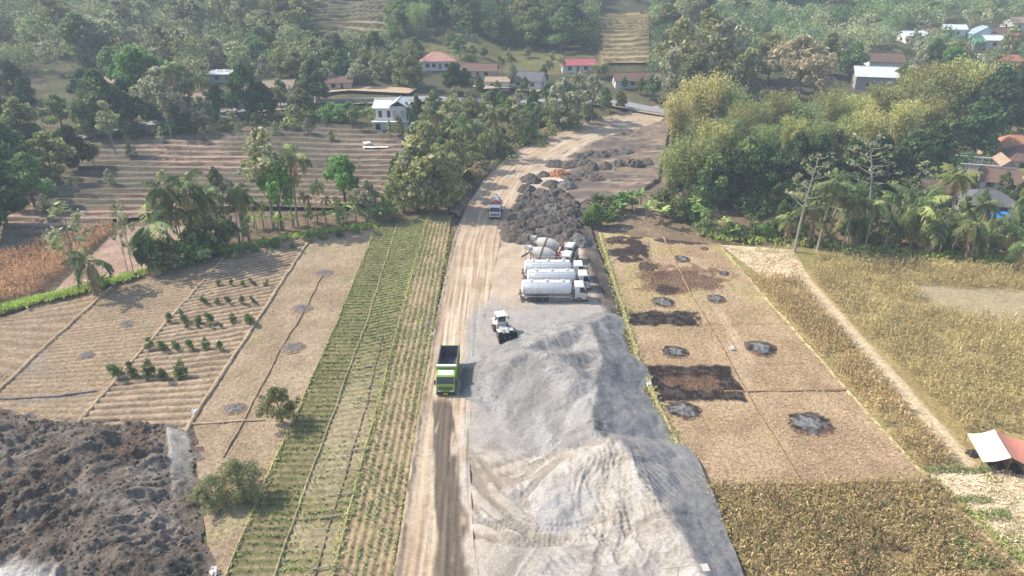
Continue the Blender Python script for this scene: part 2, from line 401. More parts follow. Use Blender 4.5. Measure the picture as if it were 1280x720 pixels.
# right fields
Rl = [(748, 290), (800, 465), (868, 612), (905, 680), (935, 740)]
Rk = [(899, 306), (1030, 455), (1160, 600), (1280, 715), (1330, 762)]
Rm = [(829, 296), (866, 372), (905, 440), (950, 520), (1005, 608)]
def rightfield(x, y, u, v, uu, vv):
    px, py = proj(x, y, 0 * x)
    n = fbm(x / 5, y / 5, 4, 61)
    c = lerp((.31, .222, .13), (.39, .29, .178), ss(.3, .7, n))
    c = mixc(c, (.36, .3, .13), ss(.45, .65, fbm(x / 6, y / 6, 3, 77)) * ss(430, 330, py) * .8)
    def blot(cx, cy, rx, ry, cc, amt, jag=.5, sd=0):
        nonlocal c
        d = np.hypot((px - cx) / rx, (py - cy) / ry) + (fbm(x / 1.6, y / 1.6, 4, 90 + sd) - .5) * jag * 2 + (fbm(x / .5, y / .5, 2, 96 + sd) - .5) * .5
        c = mixc(c, cc, ss(1.08, .86, d) * amt)
    for i, (cx, cy, rx, ry) in enumerate(((772, 301, 18, 5), (775, 315, 22, 5), (795, 308, 10, 12), (788, 325, 16, 5), (810, 333, 14, 6), (806, 315, 6, 7), (835, 300, 15, 5), (826, 343, 12, 5), (862, 303, 20, 4))):
        blot(cx, cy, rx, ry, (.045, .032, .03), .95, .7, i)
    blot(850, 350, 56, 17, (.17, .095, .06), .8, .6, 20); blot(833, 363, 14, 7, (.05, .035, .03), .9, .5, 21)
    def rect(x0, x1, y0, y1, sl, cc, amt, sd):
        nonlocal c
        j = (fbm(x / 1.1, y / 1.1, 4, sd) - .5)
        xx = px - sl * (py - (y0 + y1) / 2) + j * 18; yy = py + j * 9
        cc = np.array(cc)[None] * (.5 + 2.2 * ss(.45, .75, fbm(x / .7, y / .7, 4, sd + 7)))[:, None]
        c = mixc(c, cc, ss(x0 - 2, x0 + 2, xx) * ss(x1 + 2, x1 - 2, xx) * ss(y0 - 1.5, y0 + 1.5, yy) * ss(y1 + 1.5, y1 - 1.5, yy) * amt)
    rect(785, 872, 389, 407, .25, (.035, .028, .026), .97, 131)
    rect(810, 924, 457, 502, .5, (.03, .025, .024), .97, 132)
    d = np.hypot((px - 868) / 42, (py - 478) / 12) + (fbm(x / 1.5, y / 1.5, 4, 140) - .5) * 1.6
    c = mixc(c, (.2, .12, .075), ss(1.0, .6, d) * .85)
    for hy, x0, x1 in ((490, 905, 1062), (406, 880, 990), (456, 930, 1010)):
        c = mixc(c, (.24, .16, .09), ss(1.6, .6, np.abs(py - hy + .02 * (px - x0))) * (px > x0) * (px < x1) * .6)
    c = mixc(c, (.52, .4, .27), ss(9, 3, np.abs(px - (893 + (py - 380) * .62))) * ss(370, 390, py) * ss(470, 440, py) * .5)
    return c
loft('stubble_field', Rl, Rk, 240, 330, rightfield, lambda x, y, u, v, uu, vv: (fbm(x / .6, y / .6, 3, 5) - .5) * .14, .0)
bund('field_bund', Rm, .35, .1, (.3, .2, .11), .05)
bund('field_bund', Rk, .5, .22, (.42, .32, .19), .0)
bund('field_bund', [(750, 292), (800, 455), (868, 602), (902, 670)], .7, .25, (.34, .28, .165), .0)
bund('field_bund', [(905, 490), (1062, 488)], .3, .12, (.3, .2, .11), .05)
bund('field_bund', [(868, 607), (1000, 606), (1160, 601)], .3, .12, (.34, .24, .13), .05)
def strawf(x, y, u, v, uu, vv):
    c = lerp((.42, .34, .2), (.62, .5, .33), ss(.35, .6, fbm(x / 1.2, y / 1.2, 4, 41)))
    return mixc(c, (.26, .22, .1), ss(.58, .72, fbm(x / 3, y / 3, 3, 44)) * .7)
loft('straw_field', [(899, 306), (955, 347)], [(992, 312), (1012, 347)], 60, 60, strawf, None, .02)
def maizefloor(x, y, u, v, uu, vv):
    px, py = proj(x, y, 0 * x)
    c = lerp((.26, .2, .085), (.34, .265, .12), ss(.3, .7, fbm(x / 5, y / 5, 4, 51)))
    c = mixc(c, (.52, .41, .26), ss(14, 6, np.abs(px - (1000 + (py - 345) * .90))) * ss(340, 350, py) * ss(600, 575, py))
    c = mixc(c, (.34, .28, .17), ss(-3, 3, px - (1140 + (py - 360) * 1.5) + (fbm(x / 2, y / 2, 3, 58) - .5) * 26) * ss(-1.5, 1.5, py - (358 + (px - 1180) * .05) + (fbm(x / 2, y / 2, 3, 59) - .5) * 8) * ss(1.5, -1.5, py - (388 + (px - 1180) * .14) + (fbm(x / 2, y / 2, 3, 60) - .5) * 8) * .9)
    c = mixc(c, (.2, .19, .07), ss(345, 320, py) * .6)
    low = ss(582, 592, py) * (px > 1060 + (py - 500))
    c2 = lerp((.5, .4, .25), (.62, .5, .33), ss(.35, .65, fbm(x / 1.5, y / 1.5, 4, 71)))
    rows = ss(.65, .9, .5 + .5 * np.sin((py - .25 * (px - 1160)) * 2 * math.pi / 26 * (520 / np.maximum(py, 400))))
    c2 = mixc(c2, (.2, .2, .07), rows * ss(.3, .6, fbm(x / 3, y / 3, 3, 72)))
    return c * (1 - low[:, None]) + c2 * low[:, None]
loft('maize_field', Rk, [(1330, 318), (1500, 420), (1700, 560), (1800, 760), (1900, 800)], 200, 200, maizefloor, lambda x, y, u, v, uu, vv: (fbm(x / .7, y / .7, 3, 5) - .5) * .12, -.005)
loft('maize_field', [(868, 608), (905, 680), (935, 742)], [(1165, 604), (1280, 716), (1310, 745)], 160, 60, lambda x, y, u, v, uu, vv: lerp((.22, .16, .075), (.3, .22, .11), ss(.3, .7, fbm(x / 3, y / 3, 4, 55))), None, .012)

# terraced field on the left, beyond the row of palms: treads and risers
def terraces(name, polypx, riser, tread, res, cols, sd, jig=1.6):
    P = W(polypx); x0, y0 = P[:, :2].min(0) - 2; x1, y1 = P[:, :2].max(0) + 2
    nx = int((x1 - x0) / (res * 2.5)); ny = int((y1 - y0) / res)
    X, Y = np.meshgrid(np.linspace(x0, x1, nx), np.linspace(y0, y1, ny))
    x, y = X.ravel(), Y.ravel(); h = Hgt(x, y)
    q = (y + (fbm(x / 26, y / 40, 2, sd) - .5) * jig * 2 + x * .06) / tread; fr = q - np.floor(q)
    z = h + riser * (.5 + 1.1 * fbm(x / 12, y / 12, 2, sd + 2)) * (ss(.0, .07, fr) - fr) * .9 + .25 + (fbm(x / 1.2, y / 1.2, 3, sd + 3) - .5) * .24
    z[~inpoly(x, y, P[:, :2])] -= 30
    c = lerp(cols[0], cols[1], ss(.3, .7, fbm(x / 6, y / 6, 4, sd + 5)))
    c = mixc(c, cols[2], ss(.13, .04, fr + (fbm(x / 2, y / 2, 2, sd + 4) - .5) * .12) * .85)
    c = mixc(c, cols[3], ss(-12, -60, x) * ss(.2, .5, fbm(x / 14, y / 9, 3, sd + 9)) * .9) if cols[3] else c  # left part: grey-green growth plus tree shade painted into the ground colour
    Q = gridq(nx, ny); ok = inpoly(x, y, P[:, :2]); Q = Q[ok[Q].all(1)]
    used = np.unique(Q); mp = np.zeros(len(x), int); mp[used] = np.arange(len(used))
    V = np.stack([x, y, z], -1)[used]
    return tag(link(name, npmesh(name, V, mp[Q], c[used], True), M['field']), kind='structure')
terraces('terraced_field', TERR, 1.0, 4.2, .3, ((.29, .2, .15), (.37, .265, .2), (.07, .055, .035), (.13, .115, .08)), 100)  # dark third colour paints the shadow lines along the risers
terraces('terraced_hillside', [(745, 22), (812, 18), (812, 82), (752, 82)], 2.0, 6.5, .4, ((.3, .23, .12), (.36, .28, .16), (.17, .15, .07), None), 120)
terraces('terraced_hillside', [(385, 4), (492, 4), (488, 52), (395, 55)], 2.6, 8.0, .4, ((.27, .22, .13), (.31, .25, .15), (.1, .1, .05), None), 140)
loft('fallow_plot', [(152, 283), (60, 372), (20, 395)], [(300, 285), (240, 318), (160, 345)], 60, 60, lambda x, y, u, v, uu, vv: lerp((.3, .2, .15), (.38, .27, .2), ss(.3, .7, fbm(x / 4, y / 4, 4, 81))), lambda x, y, u, v, uu, vv: (fbm(x / 2, y / 2, 3, 5) - .5) * .3, .1)

# ------------------------------------------------------------------ asphalt road on the far side
def ribbon(name, pts, wdt, col, m, z0=.12, n=120, kind='structure'):
    P = W(pts); P, t = resample(P, n); P[:, 2] = np.convolve(np.pad(P[:, 2], 4, 'edge'), np.ones(9) / 9, 'valid')
    d = np.gradient(P[:, :2], axis=0); d /= np.linalg.norm(d, axis=1)[:, None]; nr = np.stack([-d[:, 1], d[:, 0]], -1)
    us = np.linspace(-1, 1, 9); V = []
    for q in us: V.append(np.c_[P[:, :2] + nr * q * wdt / 2, P[:, 2] + z0 - .03 * abs(q)])
    V = np.stack(V, 1).reshape(-1, 3); c = np.tile(col, (len(V), 1))
    return tag(link(name, npmesh(name, V, gridq(9, n), c, True), M[m]), kind=kind)
road_px = [(60, 175), (180, 156), (250, 147), (330, 135), (420, 127), (480, 125), (560, 122), (640, 128), (720, 126), (770, 128), (815, 138), (900, 150)]
ribbon('asphalt_road', road_px, 7, (.27, .28, .29), 'road', .35)
ribbon('road_shoulder', road_px, 12, (.33, .27, .19), 'road', .18)
ribbon('house_yard', [(395, 112), (440, 108), (520, 112)], 16, (.45, .34, .23), 'road', .15, 40)
ribbon('house_yard', [(590, 108), (640, 106), (680, 112)], 14, (.4, .33, .24), 'road', .15, 40)
ribbon('house_yard', [(300, 118), (370, 112), (420, 112)], 10, (.4, .31, .21), 'road', .15, 40)

# ------------------------------------------------------------------ dirt road and yard floor
RoadL = [(822, 133), (800, 137), (760, 146), (700, 163), (640, 193), (604, 228), (582, 262), (567, 300), (545, 402), (520, 540), (499, 680), (490, 730), (483, 770)]
RoadR = [(838, 146), (812, 158), (775, 168), (730, 180), (690, 198), (662, 216), (650, 240), (642, 262), (626, 300), (604, 402), (585, 540), (592, 680), (600, 730), (604, 770)]
YardR = [(835, 166), (832, 190), (830, 205), (828, 225), (800, 243), (735, 250), (722, 262), (726, 300), (745, 350), (778, 420), (808, 500), (852, 600), (895, 690), (925, 770)]
RUTS = [([586, 600, 630, 680, 730], [590, 628, 655, 672, 676]), ([592, 612, 650, 700, 745], [580, 612, 645, 660, 662]), ([590, 640, 700], [660, 672, 668]), ([600, 640, 690], [600, 585, 570])]
def yardcol(x, y, u, v, uu, vv):
    px, py = proj(x, y, Hgt(x, y))
    n = fbm(x / 6, y / 6, 4, 11)
    c = lerp((.4, .315, .23), (.49, .4, .3), ss(.3, .7, n))
    c = mixc(c, (.42, .365, .3), ss(520, 560, py + (n - .5) * 60))
    gz = ss(600, 540, py + (n - .5) * 80) * ss(362, 392, py + (n - .5) * 40) * ss(560, 620, px + (n - .5) * 30 + (py - 400) * .05)          # stone dust near the stockpile
    c = mixc(c, (.315, .295, .27), gz)
    c = mixc(c, (.3, .25, .2), ss(.55, .75, fbm(x / 2.5, y / 2.5, 4, 15)) * ss(400, 300, py) * .5)
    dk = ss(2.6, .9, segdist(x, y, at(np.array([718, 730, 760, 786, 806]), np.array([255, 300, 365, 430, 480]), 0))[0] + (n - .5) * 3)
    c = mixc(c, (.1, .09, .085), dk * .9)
    up = ss(262, 244, py + (n - .5) * 20) * ss(700, 716, px + (n - .5) * 20 - np.maximum(200 - py, 0) * 1.6)                                        # dug-over ground
    c = mixc(c, lerp((.2, .15, .11), (.12, .1, .085), ss(.4, .6, fbm(x / 9, y / 4, 3, 17))), up * .96)
    c = mixc(c, (.36, .27, .19), up * ss(.62, .72, fbm(x / 9 + 3, y / 1.1, 3, 19)) * .8)
    ru = np.minimum.reduce([np.abs(segdist(x, y, at(np.array(q[0]), np.array(q[1]), 0)[:, :2])[0] - .95) for q in RUTS])
    c = mixc(c, (.2, .165, .125), ss(.5, .2, ru + (fbm(x / 1.5, y / 1.5, 3, 47) - .5) * .5) * ss(540, 560, py) * .8)
    c = mixc(c, (.25, .205, .16), ss(.5, .68, fbm(x / 2.2, y / 1.2, 4, 48)) * ss(548, 560, py) * ss(640, 600, py) * .75)
    c = mixc(c, (.27, .22, .18), ss(14, 4, np.hypot(px - 730, (py - 368) * 2.2)) * .8)
    return c
def yardz(x, y, u, v, uu, vv):
    z = (fbm(x / 2.2, y / 2.2, 4, 18) - .5) * .28
    px, py = proj(x, y, Hgt(x, y))
    up = ss(250, 225, py) * ss(690, 715, px)
    ru = np.minimum.reduce([np.abs(segdist(x, y, at(np.array(q[0]), np.array(q[1]), 0)[:, :2])[0] - .95) for q in RUTS])
    z += ss(535, 560, py) * ((fbm(x / 3, y / 3, 3, 49) - .4) * .7 * ss(0, .12, uu) - .16 * ss(.45, .15, ru))
    z += up * ((ridged(x / 7, y / 3.2, 3, 33) - .5) * 1.3 + .1)
    e = ss(.96, 1.0, uu) * ss(300, 255, py)
    return z * (1 - e) - .75 * e
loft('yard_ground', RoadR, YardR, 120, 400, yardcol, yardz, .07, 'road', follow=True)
def roadcol(x, y, u, v, uu, vv):
    px, py = proj(x, y, Hgt(x, y))
    n = fbm(x / 5, y / 5, 4, 11)
    c = lerp((.37, .275, .185), (.44, .345, .245), ss(.3, .7, n))
    st = fbm(u * 2.2, v / 14, 3, 25)
    c = mixc(c, (.33, .23, .15), ss(.5, .66, st + (fbm(x / 1.5, y / 3, 3, 24) - .5) * .3) * ss(480, 330, py) * .6)
    c = mixc(c, (.6, .5, .38), ss(.55, .7, fbm(u * 1.6 + 9, v / 18, 3, 26)) * .5)
    cx = 545 + (py - 500) * .1; wd = 11 + (py - 500) * .075
    wet = ss(1.15, .85, np.abs(px - cx - 6) / np.maximum(wd, 8) + (fbm(u / .5, v / 6, 3, 28) - .5) * .5) * ss(494, 506, py)
    wet *= ss(.2, .38, fbm(u / 1.2 + 4, v / 5, 4, 29))
    c = mixc(c, lerp((.085, .068, .052), (.15, .12, .09), fbm(u * 3, v / 9, 2, 31)), wet * .95)
    c = mixc(c, (.33, .25, .18), ss(.9, .1, u) * .5)
    c = mixc(c, (.42, .365, .3), ss(.72, .9, uu + (fbm(x / 2.5, y / 5, 4, 37) - .5) * .6) * ss(490, 520, py))
    c = mixc(c, (.32, .298, .27), ss(.6, .8, uu) * ss(370, 400, py) * ss(500, 480, py))
    return c
def roadz(x, y, u, v, uu, vv):
    z = (fbm(x / 1.2, y / 1.2, 3, 18) - .5) * .14 + (fbm(u * 2.2, v / 14, 3, 25) - .5) * -.25
    return z + ss(.9, .0, u) * (fbm(x / .6, y / .6, 3, 44) * .6)
loft('dirt_road', RoadL, RoadR, 60, 640, roadcol, roadz, .1, 'road', follow=True)
loft('road_bank', [(610, 190), (575, 235), (556, 268)], [(640, 193), (604, 228), (575, 272)], 26, 120, lambda x, y, u, v, uu, vv: lerp((.13, .1, .075), (.26, .19, .14), ss(.35, .7, fbm(x / 3, y / 3, 4, 91))), lambda x, y, u, v, uu, vv: np.sin(uu * math.pi) * .8 * (.5 + fbm(x / 2, y / 2, 3, 6)), .02, 'soil')

loft('embankment', [(733, 248), (720, 262), (724, 300), (743, 350), (776, 420), (806, 500), (845, 590)], [(742, 262), (740, 285), (748, 310), (768, 360), (796, 440), (818, 500), (850, 590)], 14, 200,
     lambda x, y, u, v, uu, vv: lerp((.075, .066, .06), (.16, .135, .11), ss(.35, .7, fbm(x / 2, y / 2, 4, 95))), lambda x, y, u, v, uu, vv: .25 * (1 - uu) - .12 + (fbm(x / .8, y / .8, 3, 6) - .5) * .3 - .3 * ss(.0, .03, -np.minimum(uu, 1 - uu) + .03), .06, 'soil')
# ------------------------------------------------------------------ stockpiles
def Pz(lst, f=.8): return np.array([list(at(a, b, h * f)[:2]) + [h * f] for a, b, h in lst])
GR = [Pz([(630, 462, 3.0), (642, 448, 3.9), (662, 438, 4.6), (692, 444, 5.0), (722, 466, 4.8)], 1), Pz([(655, 438, 4.0), (687, 419, 3.0), (735, 403, 2.6), (758, 394, 1.6)], 1),
      Pz([(735, 403, 2.6), (744, 432, 3.5), (749, 462, 3.9), (744, 500, 4.1), (740, 532, 4.0), (760, 548, 4.0)], 1), Pz([(692, 445, 4.9), (744, 438, 3.6)], 1), Pz([(712, 478, 4.4), (745, 480, 4.0)], 1), Pz([(715, 505, 3.2), (735, 500, 4.2)], 1)]
GK = [.68, .5, .78, .55, .6, .5]
SR = [Pz([(752, 545, 5.0), (778, 553, 5.4), (803, 600, 5.2), (835, 650, 4.7), (868, 698, 4.2), (900, 750, 3.8)]),
      Pz([(756, 560, 4.8), (724, 578, 3.6), (690, 592, 2.6), (650, 604, 1.2), (615, 616, .2)]),
      Pz([(708, 628, 1.7), (700, 634, 1.7)]), Pz([(790, 600, 4.6), (770, 655, 2.6), (740, 690, 1.6)]),
      Pz([(830, 670, 3.8), (790, 700, 2.6), (740, 720, 2.2)]), Pz([(652, 690, 1.6), (690, 700, 2.2), (740, 690, 2.0), (735, 740, 2.4)]),
      Pz([(600, 640, .5), (650, 668, .7), (720, 670, 1.0)])]
SK = [.68, .42, .62, .34, .34, .42, .22]
TRACKS = [([(772, 556), (775, 600), (775, 640), (765, 665)], 5.0), ([(782, 556), (795, 605), (800, 640), (790, 668)], 4.5), ([(757, 562), (740, 600), (770, 650)], 4.2), ([(742, 572), (765, 615), (775, 655)], 3.6),
          ([(590, 600), (610, 640), (650, 664), (700, 672)], .7), ([(598, 590), (625, 632), (670, 660), (740, 668)], .8), ([(605, 660), (660, 672), (730, 668)], .7),
          ([(800, 610), (812, 640), (830, 670)], 4.6), ([(765, 548), (740, 552), (690, 556), (630, 560)], 2.0), ([(620, 575), (660, 590), (690, 575)], .9), ([(640, 610), (690, 575), (720, 560)], 1.5)]
def SRC(x, y):
    d, _, _, v = segdist(x, y, GREYCONE); return v - d * .55
GREYCONE = Pz([(712, 634, 1.9), (700, 640, 1.8)])
def piles():
    res = .14; xs = np.arange(-9, 21, res); ys = np.arange(42, 112, res)
    X, Y = np.meshgrid(xs, ys); x, y = X.ravel(), Y.ravel()
    wx = x + (fbm(x / 4, y / 4, 3, 201) - .5) * 1.5; wy = y + (fbm(x / 4, y / 4, 3, 202) - .5) * 1.5
    def lay(L, ks):
        h = np.zeros(x.shape); best = np.full(x.shape, -9.0); st = np.zeros(x.shape); nn_ = 0
        for P, k in zip(L, ks):
            d, _, sdv, v = segdist(wx, wy, P)
            h = h + np.exp(np.clip((v - np.sqrt(d * d + .08) * k * .86) * 3.6, -20, 40)); nn_ += 1
            hv = v - d * k * .86; m_ = hv > best; best = np.where(m_, hv, best); st = np.where(m_, fbm(_ * 1.5 + nn_ * 7.3, d * .22, 3, 260 + nn_, .6), st)
        return np.log(h + 1e-9) / 3.6, st
    hg, stg = lay(GR, GK)
    hs, sts = lay(SR, SK)
    streak = np.where(hs > hg, sts, stg) - .5; cone = SRC(wx, wy)
    # the far side of the long crest stays at the angle of repose
    d, par, side, v = segdist(wx, wy, SR[0]); crest_right = side < 0
    dr, _, sr_, _ = segdist(wx, wy, SR[0])
    h = np.maximum(hg, hs); sand = hs > hg + .02
    smooth = fbm(x / 1.6, y / 1.6, 4, 210) - .5
    rough = fbm(x / .5, y / .5, 3, 215) - .5
    gul = fbm(wx / 1.1, wy / 5.5, 3, 222) - .5
    act = ss(-.2, .5, h)
    mnd = np.abs(fbm(x / 3.2, y / 3.2, 2, 250) - .5)
    h = h + act * (smooth * .35 + rough * .10 + streak * .24 + mnd * .6)
    tr = np.zeros(x.shape)
    for pts, z in TRACKS:
        P = at(np.array([p[0] for p in pts]), np.array([p[1] for p in pts]), z)[:, :2]
        Pr, _ = resample(np.c_[P, P[:, 0] * 0], 24)
        d, t, s, _ = segdist(x, y, Pr[:, :2])
        for o in (-1.05, 1.05):
            m = ss(.52, .36, np.abs(d * s - o)) * ss(0, .8, t)
            tr = np.maximum(tr, m); h = h - m * (.07 + .04 * np.sin(t * 2 * math.pi / .5 + np.abs(d * s - o) * 5))
        h = h + .05 * ss(.25, .0, np.abs(np.abs(d * s) - 1.6))
    comb = act * sand * (side > 0) * ss(-.8, .8, x - 6.0) * ss(0, 1.5, 64 - y) * ss(0, 1.5, y - 50)
    h = h + comb * (.055 * np.sin((x + .5 * np.sin(y * .7) + (fbm(x / 3, y / 3, 2, 245) - .5) * 2.2) * 2 * math.pi / .8) + .03 * np.sin((y + .3 * np.sin(x * 3)) * 2 * math.pi / .45))
    step = act * sand * ss(.5, .8, fbm(x / 5, y / 5, 2, 240)) * ss(.1, .5, h)
    h = h - step * .05 * np.sin((x * .8 + y * .6) * 2 * math.pi / .75)
    right = (segdist(x, y, Pz([(735, 403, 0), (744, 432, 0), (749, 462, 0), (742, 500, 0), (760, 548, 0), (785, 565, 0), (812, 612, 0), (842, 658, 0), (873, 703, 0), (905, 755, 0)]))[2] > 0)
    pxx, pyy = proj(x, y, h)
    n = fbm(x / 3, y / 3, 4, 230)
    cg = lerp((.2, .19, .178), (.25, .238, .224), ss(.3, .7, n)); cg = mixc(cg, (.33, .317, .3), ss(.55, .7, fbm(x / 1.7, y / 4, 4, 233)) * .6)
    cs_ = lerp((.315, .285, .247), (.4, .367, .325), ss(.3, .7, n)); cs_ = mixc(cs_, (.23, .195, .16), ss(.55, .72, fbm(x / 3.5, y / 1.6, 4, 236)) * .7)
    cg = mixc(cg, (.35, .335, .315), ss(.08, .2, streak) * .5); cs_ = mixc(cs_, (.48, .45, .41), ss(.08, .2, streak) * .45); cs_ = mixc(cs_, (.25, .215, .18), ss(-.1, -.22, streak) * .5)
    cs_ = mixc(cs_, (.22, .185, .145), tr * ss(720, 690, pxx) * .7); cs_ = mixc(cs_, (.3, .265, .22), tr * .35)
    cs_ = mixc(cs_, (.3, .295, .29), ss(-.1, .25, cone + streak * .5) * .7)
    d0, _, s0, _ = segdist(wx, wy, SR[0]); greyside = ss(-.3, .6, d0 * (s0 < 0)) * ((s0 < 0))
    col = np.where(sand[:, None], cs_, cg)
    # run of bare grey stone down the long right-hand side
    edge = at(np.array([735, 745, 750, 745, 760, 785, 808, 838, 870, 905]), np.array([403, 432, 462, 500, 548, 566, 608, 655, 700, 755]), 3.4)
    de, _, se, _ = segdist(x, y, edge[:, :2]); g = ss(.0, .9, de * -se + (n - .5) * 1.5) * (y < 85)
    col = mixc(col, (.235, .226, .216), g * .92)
    z = h
    Q = gridq(len(xs), len(ys)); ok = z[Q].max(1) > .0
    rgt = segdist(x, y, at(np.array([p[0] for p in YardR[8:]]), np.array([p[1] for p in YardR[8:]]), 0)[:, :2])
    inside = (rgt[0] * rgt[2] * -1 < 1.0) if False else np.ones(x.shape, bool)
    Qs = Q[ok]; sv = sand | (g > .5) & (y < 74)
    fs = sv[Qs].sum(1) > 2
    for nm, sel, lab, cat in (('sand_stockpile', fs, 'long pale sand stockpile with tyre-rutted slopes at the front of the yard', 'sand pile'),
                              ('gravel_stockpile', ~fs, 'big grey gravel stockpile in the middle of the yard beside the green truck', 'gravel pile')):
        q = Qs[sel]; used = np.unique(q); mp = np.zeros(len(x), int); mp[used] = np.arange(len(used))
        tag(link(nm, npmesh(nm, np.stack([x, y, z - .02], -1)[used], mp[q], col[used], True), M['gravel']), lab, cat)
    return xs, ys, np.maximum(z, 0).reshape(X.shape)
PX, PY, PH = piles()
def pileh(x, y):
    i = int(round((y - PY[0]) / .14)); j = int(round((x - PX[0]) / .14))
    return float(PH[i, j]) if 0 <= i < PH.shape[0] and 0 <= j < PH.shape[1] else 0.0

# big tip of excavated soil, lower left
def mound():
    res = .16; poly = at(np.array([-120, -60, 0, 60, 120, 243, 248, 262, 275, 285, -200]), np.array([545, 512, 510, 520, 524, 528, 600, 690, 740, 800, 800]), 0)[:, :2]
    x0, y0 = poly.min(0); x1, y1 = poly.max(0); x0 = max(x0, -75); y0 = max(y0, 38)
    xs = np.arange(x0, x1, res); ys = np.arange(y0, y1 + 2, res); X, Y = np.meshgrid(xs, ys); x, y = X.ravel(), Y.ravel()
    ins = inpoly(x, y, poly); d = segdist(x, y, np.vstack([poly, poly[:1]]))[0]; d = np.where(ins, d, -d)
    d2 = d + (fbm(x / 2, y / 2, 4, 305) - .5) * 3.4
    px, py = proj(x, y, 1.5 + 0 * x)
    path = ss(15, 10, np.abs(px - (219 + (py - 530) * .10)) + (fbm(x / 1.5, y / 1.5, 3, 320) - .5) * 6) * ss(640, 560, py + (px - 219) * 2) * ss(524, 532, py)
    q = x * .75 + y * .66; r = x * .66 - y * .75
    h = 1.4 * ss(-.5, 5.5, d2) + ss(.3, 6, d2) * ((ridged(q / 12, r / 5, 3, 310) - .55) * 2.8 + (fbm(x / 3, y / 3, 4, 311) - .5) * 1.6 + (ridged(x / 1.6, y / 1.6, 2, 312) - .5) * .25)
    h = h + ss(0, 2, d2) * (.35 + 1.1 * ss(.38, .6, fbm(x / 5, y / 5, 3, 318))) * ((fbm(x / .35, y / .35, 2, 316) - .5) * .42 + (fbm(x / 1.0, y / 1.0, 3, 317, .7) - .5) * .75)
    h = h * (1 - path) + path * (1.25 * ss(0, 3, d) + (fbm(x / 1.2, y / .5, 3, 3) - .5) * .18)
    n = fbm(x / 3.5, y / 3.5, 4, 330)
    c = lerp((.13, .106, .082), (.19, .158, .126), ss(.35, .65, n))
    c = mixc(c, (.26, .23, .195), ss(.5, .75, fbm(x / 4, y / 4, 5, 331)) * .6)
    c = mixc(c, (.13, .085, .06), ss(.6, .7, fbm(x / 4, y / 4, 3, 334)) * .7)
    c = mixc(c, (.28, .24, .2), ss(1, .4, np.hypot((px - 185) / 45, (py - 640) / 60)) * .55)
    c = mixc(c, (.42, .385, .335), path)
    dust = ss(1.1, .7, np.hypot((px + 10) / 115, (py - 750) / 58) + (fbm(x / 2, y / 2, 4, 336) - .5) * .5)
    c = mixc(c, (.55, .52, .48), dust); h = h * (1 - .5 * dust)
    Q = gridq(len(xs), len(ys)); ok = (h[Q].max(1) > .02) & (d2[Q].max(1) > -.3); Q = Q[ok]
    used = np.unique(Q); mp = np.zeros(len(x), int); mp[used] = np.arange(len(used))
    tag(link('soil_tip', npmesh('soil_tip', np.stack([x, y, h - .02], -1)[used], mp[Q], c[used], True), M['soil']),
        'wide tip of dark excavated soil filling the lower left corner', 'soil heap')
mound()

# soil heaps tipped in rows beside the road bend
def heapmesh(sd, col):
    n = 46; g = np.linspace(-1.25, 1.25, n); X, Y = np.meshgrid(g, g); x, y = X.ravel(), Y.ravel()
    r = np.hypot(x, y * (1 + .25 * math.sin(sd))) + (fbm(x * 1.5 + sd * 9, y * 1.5, 3, sd) - .5) * .75
    h = .5 * np.sqrt(np.clip(1 - (r / 1.02) ** 2, 0, 1)) * (.75 + .25 * (1 - ss(0, 1, r))) + (1 - ss(.6, 1.1, r)) * ((fbm(x * 4 + sd, y * 4, 3, sd + 4) - .5) * .34 + (ridged(x * 9 + sd, y * 9, 2, sd + 8) - .5) * .12) - .035
    c = np.tile(col, (len(x), 1)) * (.75 + .5 * fbm(x * 3 + sd, y * 3, 3, sd + 2))[:, None]
    Q = gridq(n, n); Q = Q[h[Q].max(1) > -.03]; used = np.unique(Q); mp = np.zeros(len(x), int); mp[used] = np.arange(len(used))
    me = npmesh('soil_heap', np.stack([x, y, h], -1)[used], mp[Q], c[used], True); me.materials.append(M['soil']); return me
DARK, BRN, ORG, GRY = (.12, .107, .095), (.14, .116, .098), (.32, .15, .08), (.2, .185, .165)
HM = {'dark grey': [heapmesh(i, DARK) for i in range(5)], 'brown': [heapmesh(i + 9, BRN) for i in range(3)], 'orange': [heapmesh(31, ORG)], 'pale grey': [heapmesh(33, GRY), heapmesh(37, GRY)]}
